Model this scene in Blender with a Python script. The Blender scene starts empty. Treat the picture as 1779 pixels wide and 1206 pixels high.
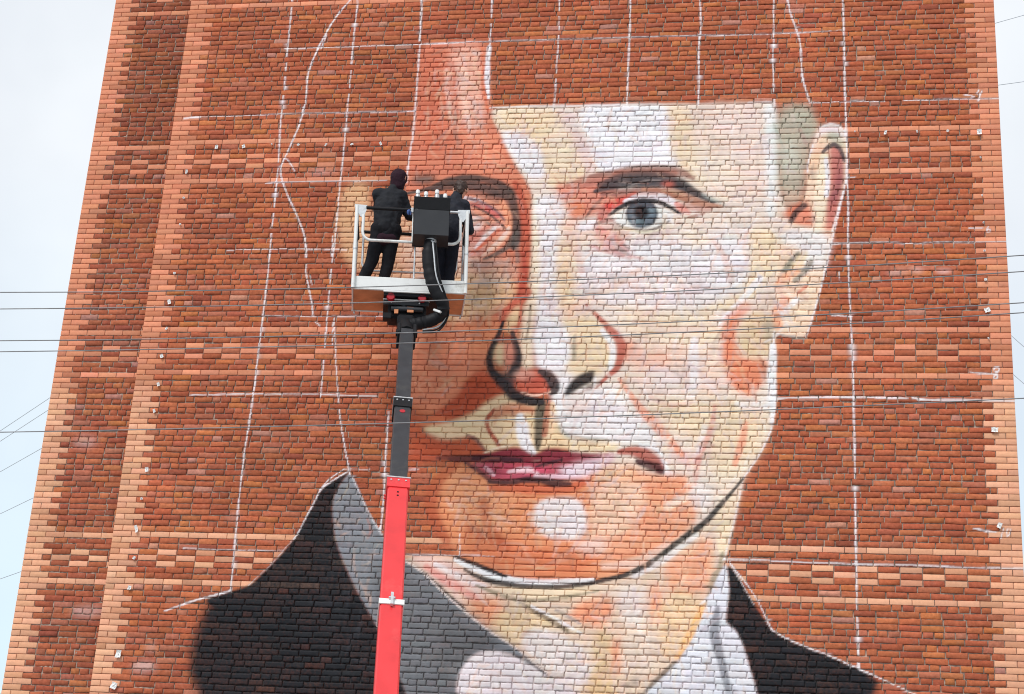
import bpy, math, random
import numpy as np
from mathutils import Vector, Matrix

random.seed(7)
rng = np.random.default_rng(11)
scene = bpy.context.scene
COL = scene.collection

# ------------------------------------------------------------------ camera
PITCH, YAW, ROLL = 0.347075, 0.173657, 0.061879
CAM = Vector((-2.942, -19.189, 1.60))
fw = Vector((-math.sin(YAW) * math.cos(PITCH), math.cos(YAW) * math.cos(PITCH), math.sin(PITCH)))
rt0 = Vector((math.cos(YAW), math.sin(YAW), 0))
up0 = rt0.cross(fw)
rt = rt0 * math.cos(ROLL) + up0 * math.sin(ROLL)
up = -rt0 * math.sin(ROLL) + up0 * math.cos(ROLL)
cd = bpy.data.cameras.new('camera')
cd.sensor_width = 36.0
cd.lens = 55.65
cd.clip_end = 2000
cam = bpy.data.objects.new('camera', cd)
cam.matrix_world = Matrix(((rt.x, up.x, -fw.x, CAM.x), (rt.y, up.y, -fw.y, CAM.y), (rt.z, up.z, -fw.z, CAM.z), (0, 0, 0, 1)))
COL.objects.link(cam)
scene.camera = cam

# ------------------------------------------------------------------ sky, sun, exposure
SUN_EL, SUN_AZ = math.radians(48), math.radians(205)      # azimuth of the sun, clockwise from +Y
world = bpy.data.worlds.new('World')
scene.world = world
world.use_nodes = True
nt = world.node_tree
nt.nodes.clear()
o = nt.nodes.new('ShaderNodeOutputWorld')
sky = nt.nodes.new('ShaderNodeTexSky')
sky.sky_type = 'NISHITA'
sky.sun_disc = False
sky.sun_elevation = SUN_EL
sky.sun_rotation = SUN_AZ
sky.dust_density = 2.0
b1 = nt.nodes.new('ShaderNodeBackground')
b1.inputs['Strength'].default_value = 0.10
b2 = nt.nodes.new('ShaderNodeBackground')                  # thin even cloud
b2.inputs['Color'].default_value = (0.89, 0.95, 1.0, 1)
b2.inputs['Strength'].default_value = 0.92
tc = nt.nodes.new('ShaderNodeTexCoord')
nz = nt.nodes.new('ShaderNodeTexNoise')
nz.inputs['Scale'].default_value = 2.6
nz.inputs['Detail'].default_value = 5
mr = nt.nodes.new('ShaderNodeMapRange')
mr.inputs['From Min'].default_value = 0.3
mr.inputs['From Max'].default_value = 0.65
mr.inputs['To Min'].default_value = 0.62
mr.inputs['To Max'].default_value = 1.0
mx = nt.nodes.new('ShaderNodeMixShader')
sx3 = nt.nodes.new('ShaderNodeSeparateXYZ')
cr = nt.nodes.new('ShaderNodeValToRGB')
cr.color_ramp.elements[0].position = 0.10; cr.color_ramp.elements[0].color = (0.70, 0.88, 1.0, 1)
cr.color_ramp.elements[1].position = 0.42; cr.color_ramp.elements[1].color = (0.93, 0.965, 1.0, 1)
nt.links.new(tc.outputs['Generated'], sx3.inputs[0])
nt.links.new(sx3.outputs['Z'], cr.inputs['Fac'])
nt.links.new(cr.outputs['Color'], b2.inputs['Color'])
nt.links.new(tc.outputs['Generated'], nz.inputs['Vector'])
nt.links.new(nz.outputs['Fac'], mr.inputs['Value'])
nt.links.new(mr.outputs['Result'], mx.inputs['Fac'])
nt.links.new(sky.outputs['Color'], b1.inputs['Color'])
nt.links.new(b1.outputs[0], mx.inputs[1])
nt.links.new(b2.outputs[0], mx.inputs[2])
nt.links.new(mx.outputs[0], o.inputs['Surface'])

sd = bpy.data.lights.new('sun', 'SUN')
sd.energy = 1.8
sd.angle = math.radians(14)
sd.color = (1.0, 0.985, 0.965)
sun = bpy.data.objects.new('sun', sd)
sdir = Vector((math.sin(SUN_AZ) * math.cos(SUN_EL), math.cos(SUN_AZ) * math.cos(SUN_EL), math.sin(SUN_EL)))
sun.rotation_euler = sdir.to_track_quat('Z', 'Y').to_euler()
sun.location = sdir * 60
COL.objects.link(sun)

vs = scene.view_settings
vs.view_transform = 'Standard'
vs.look = 'None'
vs.exposure = 0.25
vs.gamma = 1.0
scene.cycles.filter_width = 1.05                      # a sharp lens
vs.use_curve_mapping = False

# ------------------------------------------------------------------ helpers
def lin(c):
    c = c / 255.0
    return c / 12.92 if c <= 0.04045 else ((c + 0.055) / 1.055) ** 2.4
def rgb(*c):
    return tuple(lin(v) for v in c)
def paint_col(c):
    return np.array([lin(v) for v in c], np.float32)

def tag(o, label=None, cat=None, group=None, kind=None):
    if label: o['label'] = label
    if cat: o['category'] = cat
    if group: o['group'] = group
    if kind: o['kind'] = kind
    return o
def link(o, parent=None):
    COL.objects.link(o)
    if parent is not None: o.parent = parent
    return o
def empty(name, loc=(0, 0, 0)):
    o = bpy.data.objects.new(name, None)
    o.location = loc
    o.empty_display_size = 0.2
    return link(o)
def mesh_obj(name, verts, faces, mat, parent=None, smooth=False):
    me = bpy.data.meshes.new(name)
    me.from_pydata([tuple(v) for v in verts], [], faces)
    me.update()
    if smooth:
        me.polygons.foreach_set('use_smooth', [True] * len(me.polygons))
    if mat: me.materials.append(mat)
    return link(bpy.data.objects.new(name, me), parent)

class MB:
    """collects shapes for one mesh; points are given in the frame M"""
    def __init__(s, M=None):
        s.v, s.f, s.M = [], [], M or Matrix()
    def add(s, vs_, fs):
        n = len(s.v)
        s.v += [s.M @ Vector(p) for p in vs_]
        s.f += [tuple(i + n for i in f) for f in fs]
    def box(s, a, b, bev=0.0):
        (x0, y0, z0), (x1, y1, z1) = a, b
        if bev <= 0:
            vs_ = [(x, y, z) for x in (x0, x1) for y in (y0, y1) for z in (z0, z1)]
            s.add(vs_, [(0, 1, 3, 2), (4, 6, 7, 5), (0, 4, 5, 1), (2, 3, 7, 6), (0, 2, 6, 4), (1, 5, 7, 3)])
            return
        e = bev
        vs_, idx = [], {}
        for i, x in enumerate((x0, x1)):
            for j, y in enumerate((y0, y1)):
                for k, z in enumerate((z0, z1)):
                    sx, sy, sz = (1, -1)[i] * e, (1, -1)[j] * e, (1, -1)[k] * e
                    idx[i, j, k, 0] = len(vs_); vs_.append((x, y + sy, z + sz))
                    idx[i, j, k, 1] = len(vs_); vs_.append((x + sx, y, z + sz))
                    idx[i, j, k, 2] = len(vs_); vs_.append((x + sx, y + sy, z))
        F = []
        for i in (0, 1):
            F.append([idx[i, 0, 0, 0], idx[i, 1, 0, 0], idx[i, 1, 1, 0], idx[i, 0, 1, 0]])
            F.append([idx[0, i, 0, 1], idx[1, i, 0, 1], idx[1, i, 1, 1], idx[0, i, 1, 1]])
            F.append([idx[0, 0, i, 2], idx[1, 0, i, 2], idx[1, 1, i, 2], idx[0, 1, i, 2]])
        for i in (0, 1):
            for j in (0, 1):
                F.append([idx[i, j, 0, 0], idx[i, j, 1, 0], idx[i, j, 1, 1], idx[i, j, 0, 1]])
                F.append([idx[i, 0, j, 0], idx[i, 1, j, 0], idx[i, 1, j, 2], idx[i, 0, j, 2]])
                F.append([idx[0, i, j, 1], idx[1, i, j, 1], idx[1, i, j, 2], idx[0, i, j, 2]])
                for k in (0, 1):
                    F.append([idx[i, j, k, 0], idx[i, j, k, 1], idx[i, j, k, 2]])
        s.add(vs_, F)
    def tube(s, pts, r, n=10, cap=True):
        pts = [Vector(p) for p in pts]
        rs = r if isinstance(r, (list, tuple)) else [r] * len(pts)
        rings, prev = [], None
        vs_, F = [], []
        for i, p in enumerate(pts):
            d = (pts[min(i + 1, len(pts) - 1)] - pts[max(i - 1, 0)]).normalized()
            if prev is None:
                a = Vector((0, 0, 1)) if abs(d.z) < .9 else Vector((1, 0, 0))
                u = d.cross(a).normalized()
            else:
                u = (prev - d * prev.dot(d)).normalized()
            prev = u
            w = d.cross(u)
            for k in range(n):
                t = 2 * math.pi * k / n
                vs_.append(p + (u * math.cos(t) + w * math.sin(t)) * rs[i])
        for i in range(len(pts) - 1):
            for k in range(n):
                F.append((i * n + k, i * n + (k + 1) % n, (i + 1) * n + (k + 1) % n, (i + 1) * n + k))
        if cap:
            F.append(tuple(range(n - 1, -1, -1)))
            F.append(tuple((len(pts) - 1) * n + k for k in range(n)))
        s.add(vs_, F)
    def prism(s, pts, y0, y1):
        n = len(pts)
        s.add([(p[0], y0, p[1]) for p in pts] + [(p[0], y1, p[1]) for p in pts],
              [tuple(range(n)), tuple(range(2 * n - 1, n - 1, -1))] + [(i, i + n, (i + 1) % n + n, (i + 1) % n) for i in range(n)])
    def build(s, name, mat, parent=None, smooth=False):
        o = mesh_obj(name, s.v, s.f, mat, parent, smooth)
        import bmesh
        bm = bmesh.new(); bm.from_mesh(o.data)
        bmesh.ops.recalc_face_normals(bm, faces=bm.faces)
        bm.to_mesh(o.data); bm.free()
        if smooth:
            o.data.set_sharp_from_angle(angle=math.radians(40))
        return o

def arc(c, r, a0, a1, n=6):
    """points of an arc in the local x-z plane, y taken from c"""
    return [(c[0] + r * math.cos(math.radians(a0 + (a1 - a0) * i / n)), c[1], c[2] + r * math.sin(math.radians(a0 + (a1 - a0) * i / n))) for i in range(n + 1)]
def smooth_path(pts, n=6):
    P = [Vector(p) for p in pts]
    P = [2 * P[0] - P[1]] + P + [2 * P[-1] - P[-2]]
    out = []
    for i in range(1, len(P) - 2):
        for k in range(n):
            t = k / n
            a, b, c, d = P[i - 1], P[i], P[i + 1], P[i + 2]
            out.append(0.5 * ((2 * b) + (c - a) * t + (2 * a - 5 * b + 4 * c - d) * t * t + (3 * b - a - 3 * c + d) * t ** 3))
    out.append(P[-2])
    return out

# ------------------------------------------------------------------ materials
def new_mat(name):
    m = bpy.data.materials.new(name)
    m.use_nodes = True
    n = m.node_tree.nodes
    return m, n, m.node_tree.links, n['Principled BSDF']

def surf(name, col, rough=.5, metal=0.0, var=.12, scale=18, bump=0.0, spec=.5, dirt=None):
    """painted or metal surface with a little uneven tone and grain"""
    m, n, l, p = new_mat(name)
    t = n.new('ShaderNodeTexCoord')
    z = n.new('ShaderNodeTexNoise'); z.inputs['Scale'].default_value = scale; z.inputs['Detail'].default_value = 6
    l.new(t.outputs['Object'], z.inputs['Vector'])
    r = n.new('ShaderNodeMapRange')
    r.inputs['From Min'].default_value = .25; r.inputs['From Max'].default_value = .75
    r.inputs['To Min'].default_value = 1 - var; r.inputs['To Max'].default_value = 1 + var
    l.new(z.outputs['Fac'], r.inputs['Value'])
    h = n.new('ShaderNodeHueSaturation'); h.inputs['Color'].default_value = (*col, 1)
    l.new(r.outputs['Result'], h.inputs['Value'])
    out = h.outputs['Color']
    if dirt:
        z2 = n.new('ShaderNodeTexNoise'); z2.inputs['Scale'].default_value = scale * .35; z2.inputs['Detail'].default_value = 8; z2.inputs['Roughness'].default_value = .7
        l.new(t.outputs['Object'], z2.inputs['Vector'])
        r2 = n.new('ShaderNodeMapRange'); r2.inputs['From Min'].default_value = .55; r2.inputs['From Max'].default_value = .72
        l.new(z2.outputs['Fac'], r2.inputs['Value'])
        q = n.new('ShaderNodeMix'); q.data_type = 'RGBA'
        l.new(r2.outputs['Result'], q.inputs['Factor']); l.new(out, q.inputs[6]); q.inputs[7].default_value = (*dirt, 1)
        out = q.outputs[2]
    l.new(out, p.inputs['Base Color'])
    r3 = n.new('ShaderNodeMapRange'); r3.inputs['To Min'].default_value = max(.05, rough - .12); r3.inputs['To Max'].default_value = min(1, rough + .12)
    l.new(z.outputs['Fac'], r3.inputs['Value']); l.new(r3.outputs['Result'], p.inputs['Roughness'])
    p.inputs['Metallic'].default_value = metal
    p.inputs['Specular IOR Level'].default_value = spec
    if bump:
        b = n.new('ShaderNodeBump'); b.inputs['Strength'].default_value = bump; b.inputs['Distance'].default_value = .01
        l.new(z.outputs['Fac'], b.inputs['Height']); l.new(b.outputs['Normal'], p.inputs['Normal'])
    return m

def masonry_mat(name, rough_grain):
    """fired clay or mortar: colour of each piece from 'clay', spray paint laid on it from 'paint'"""
    m, n, l, p = new_mat(name)
    t = n.new('ShaderNodeTexCoord')
    clay = n.new('ShaderNodeAttribute'); clay.attribute_name = 'clay'
    pa = n.new('ShaderNodeAttribute'); pa.attribute_name = 'paint'
    z1 = n.new('ShaderNodeTexNoise'); z1.inputs['Scale'].default_value = 22; z1.inputs['Detail'].default_value = 7; z1.inputs['Roughness'].default_value = .65
    z2 = n.new('ShaderNodeTexNoise'); z2.inputs['Scale'].default_value = 95; z2.inputs['Detail'].default_value = 4
    for z in (z1, z2): l.new(t.outputs['Object'], z.inputs['Vector'])
    r = n.new('ShaderNodeMapRange'); r.inputs['From Min'].default_value = .3; r.inputs['From Max'].default_value = .7
    r.inputs['To Min'].default_value = 1 - rough_grain; r.inputs['To Max'].default_value = 1 + rough_grain * .8
    l.new(z1.outputs['Fac'], r.inputs['Value'])
    h = n.new('ShaderNodeHueSaturation')
    l.new(clay.outputs['Color'], h.inputs['Color']); l.new(r.outputs['Result'], h.inputs['Value'])
    # pits and scorch
    r2 = n.new('ShaderNodeMapRange'); r2.inputs['From Min'].default_value = .60; r2.inputs['From Max'].default_value = .74
    r2.inputs['To Max'].default_value = .40 * min(1, rough_grain * 3)
    l.new(z2.outputs['Fac'], r2.inputs['Value'])
    q = n.new('ShaderNodeMix'); q.data_type = 'RGBA'
    l.new(r2.outputs['Result'], q.inputs['Factor']); l.new(h.outputs['Color'], q.inputs[6]); q.inputs[7].default_value = (.06, .025, .018, 1)
    mp = n.new('ShaderNodeMapping'); mp.inputs['Scale'].default_value = (1.3, 1, 3.2)
    l.new(t.outputs['Object'], mp.inputs['Vector'])
    z3 = n.new('ShaderNodeTexNoise'); z3.inputs['Scale'].default_value = 2.6; z3.inputs['Detail'].default_value = 9; z3.inputs['Roughness'].default_value = .72
    l.new(mp.outputs['Vector'], z3.inputs['Vector'])
    r4 = n.new('ShaderNodeMapRange'); r4.inputs['From Min'].default_value = .56; r4.inputs['From Max'].default_value = .76; r4.inputs['To Max'].default_value = .38
    l.new(z3.outputs['Fac'], r4.inputs['Value'])
    q3 = n.new('ShaderNodeMix'); q3.data_type = 'RGBA'
    l.new(r4.outputs['Result'], q3.inputs['Factor']); l.new(q.outputs[2], q3.inputs[6]); q3.inputs[7].default_value = (*rgb(178, 140, 124), 1)
    q = q3
    # paint film, thinner where the face is pitted
    cov = n.new('ShaderNodeMapRange'); cov.inputs['From Min'].default_value = .25; cov.inputs['From Max'].default_value = .8
    cov.inputs['To Min'].default_value = 1.10; cov.inputs['To Max'].default_value = .93
    l.new(z1.outputs['Fac'], cov.inputs['Value'])
    mu = n.new('ShaderNodeMath'); mu.operation = 'MULTIPLY'; mu.use_clamp = True
    l.new(pa.outputs['Alpha'], mu.inputs[0]); l.new(cov.outputs['Result'], mu.inputs[1])
    q2 = n.new('ShaderNodeMix'); q2.data_type = 'RGBA'
    l.new(mu.outputs[0], q2.inputs['Factor']); l.new(q.outputs[2], q2.inputs[6]); l.new(pa.outputs['Color'], q2.inputs[7])
    l.new(q2.outputs[2], p.inputs['Base Color'])
    ro = n.new('ShaderNodeMapRange'); ro.inputs['To Min'].default_value = .92; ro.inputs['To Max'].default_value = .62
    l.new(mu.outputs[0], ro.inputs['Value']); l.new(ro.outputs['Result'], p.inputs['Roughness'])
    p.inputs['Specular IOR Level'].default_value = .14
    b = n.new('ShaderNodeBump'); b.inputs['Strength'].default_value = .55; b.inputs['Distance'].default_value = .006
    l.new(z1.outputs['Fac'], b.inputs['Height'])
    l.new(b.outputs['Normal'], p.inputs['Normal'])
    return m

M_BRICK = masonry_mat('red_clay', .26)
M_PALE = masonry_mat('pale_clay', .10)
M_MORTAR = masonry_mat('mortar', .22)

def brick_texture_mat(name):
    """the same brickwork where no single brick can be told apart (outside the frame)"""
    m, n, l, p = new_mat(name)
    t = n.new('ShaderNodeTexCoord')
    mp = n.new('ShaderNodeMapping'); mp.inputs['Rotation'].default_value = (math.radians(90), 0, 0)
    l.new(t.outputs['Object'], mp.inputs['Vector'])
    b = n.new('ShaderNodeTexBrick')
    b.inputs['Color1'].default_value = (*rgb(176, 88, 62), 1); b.inputs['Color2'].default_value = (*rgb(150, 72, 54), 1)
    b.inputs['Mortar'].default_value = (*rgb(140, 125, 115), 1)
    b.inputs['Scale'].default_value = 1; b.inputs['Brick Width'].default_value = .26; b.inputs['Row Height'].default_value = .077
    b.inputs['Mortar Size'].default_value = .006
    l.new(mp.outputs['Vector'], b.inputs['Vector']); l.new(b.outputs['Color'], p.inputs['Base Color'])
    p.inputs['Roughness'].default_value = .9
    return m
M_FARBRICK = brick_texture_mat('distant_brick')
M_GROUND = surf('concrete_paving', (.28, .27, .26), .92, var=.25, scale=3, bump=.3)
M_STEEL = surf('galvanised_steel', (.62, .63, .64), .42, .55, var=.10, scale=30, dirt=(.40, .39, .37))
M_WHITE = surf('white_painted_steel', (.80, .80, .78), .45, 0, var=.06, scale=9, dirt=(.46, .44, .40))
M_BLACK = surf('black_plastic', (.010, .010, .012), .6, 0, var=.25, scale=25, spec=.22)
M_BOX = surf('charcoal_sheet', (.026, .027, .031), .5, 0, var=.15, scale=8, spec=.35)
M_DARK = surf('dark_painted_steel', (.035, .037, .042), .38, .2, var=.2, scale=7, dirt=(.07, .068, .065))
M_RED = surf('red_painted_steel', (.72, .038, .042), .34, 0, var=.14, scale=4, dirt=(.80, .11, .10))
M_REDL = surf('red_lens', (.45, .01, .02), .2, 0, var=.05)
M_PLY = surf('plywood', rgb(214, 140, 96), .7, 0, var=.18, scale=6, bump=.05, dirt=rgb(190, 116, 78))
M_WIRE = surf('aged_wire', (.22, .22, .225), .5, .3, var=.3, scale=12)
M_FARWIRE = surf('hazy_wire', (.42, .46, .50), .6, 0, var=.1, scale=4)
M_RUBBER = surf('tyre_rubber', (.02, .02, .02), .9)
M_PAPER = surf('white_paper', (.80, .79, .77), .8, var=.06, scale=30)
M_JACKET = surf('black_jacket_cloth', (.012, .013, .017), .85, var=.4, scale=9, bump=.5, spec=.3)
M_JACKET2 = surf('navy_black_jacket_cloth', (.013, .015, .023), .8, var=.35, scale=9, bump=.35, spec=.3)
M_TROUSER = surf('black_trouser_cloth', (.010, .010, .013), .9, var=.3, scale=12, bump=.3, spec=.2)
M_TROUSER2 = surf('navy_trouser_cloth', (.010, .011, .018), .9, var=.3, scale=12, bump=.3, spec=.2)
M_HOOD = surf('maroon_knit', rgb(46, 26, 36), .92, var=.3, scale=40, bump=.4, spec=.2)
M_HAIR = surf('dark_brown_hair', rgb(58, 38, 30), .6, var=.4, scale=60, bump=.5)
M_SKIN = surf('skin', rgb(205, 150, 125), .55, var=.06, scale=20)
M_SHOE = surf('shoe_leather', (.015, .014, .014), .5)
M_CAN = surf('spray_can_tin', (.55, .55, .56), .3, .5, var=.06)
M_CANW = surf('spray_can_cap', (.80, .80, .79), .4, var=.05)
M_BLUE = surf('blue_glove', rgb(60, 90, 150), .7)

# ------------------------------------------------------------------ ground
g = mesh_obj('ground', [(-400, -400, 0), (400, -400, 0), (400, 400, 0), (-400, 400, 0)], [(0, 1, 2, 3)], M_GROUND)
tag(g, kind='structure')

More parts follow.
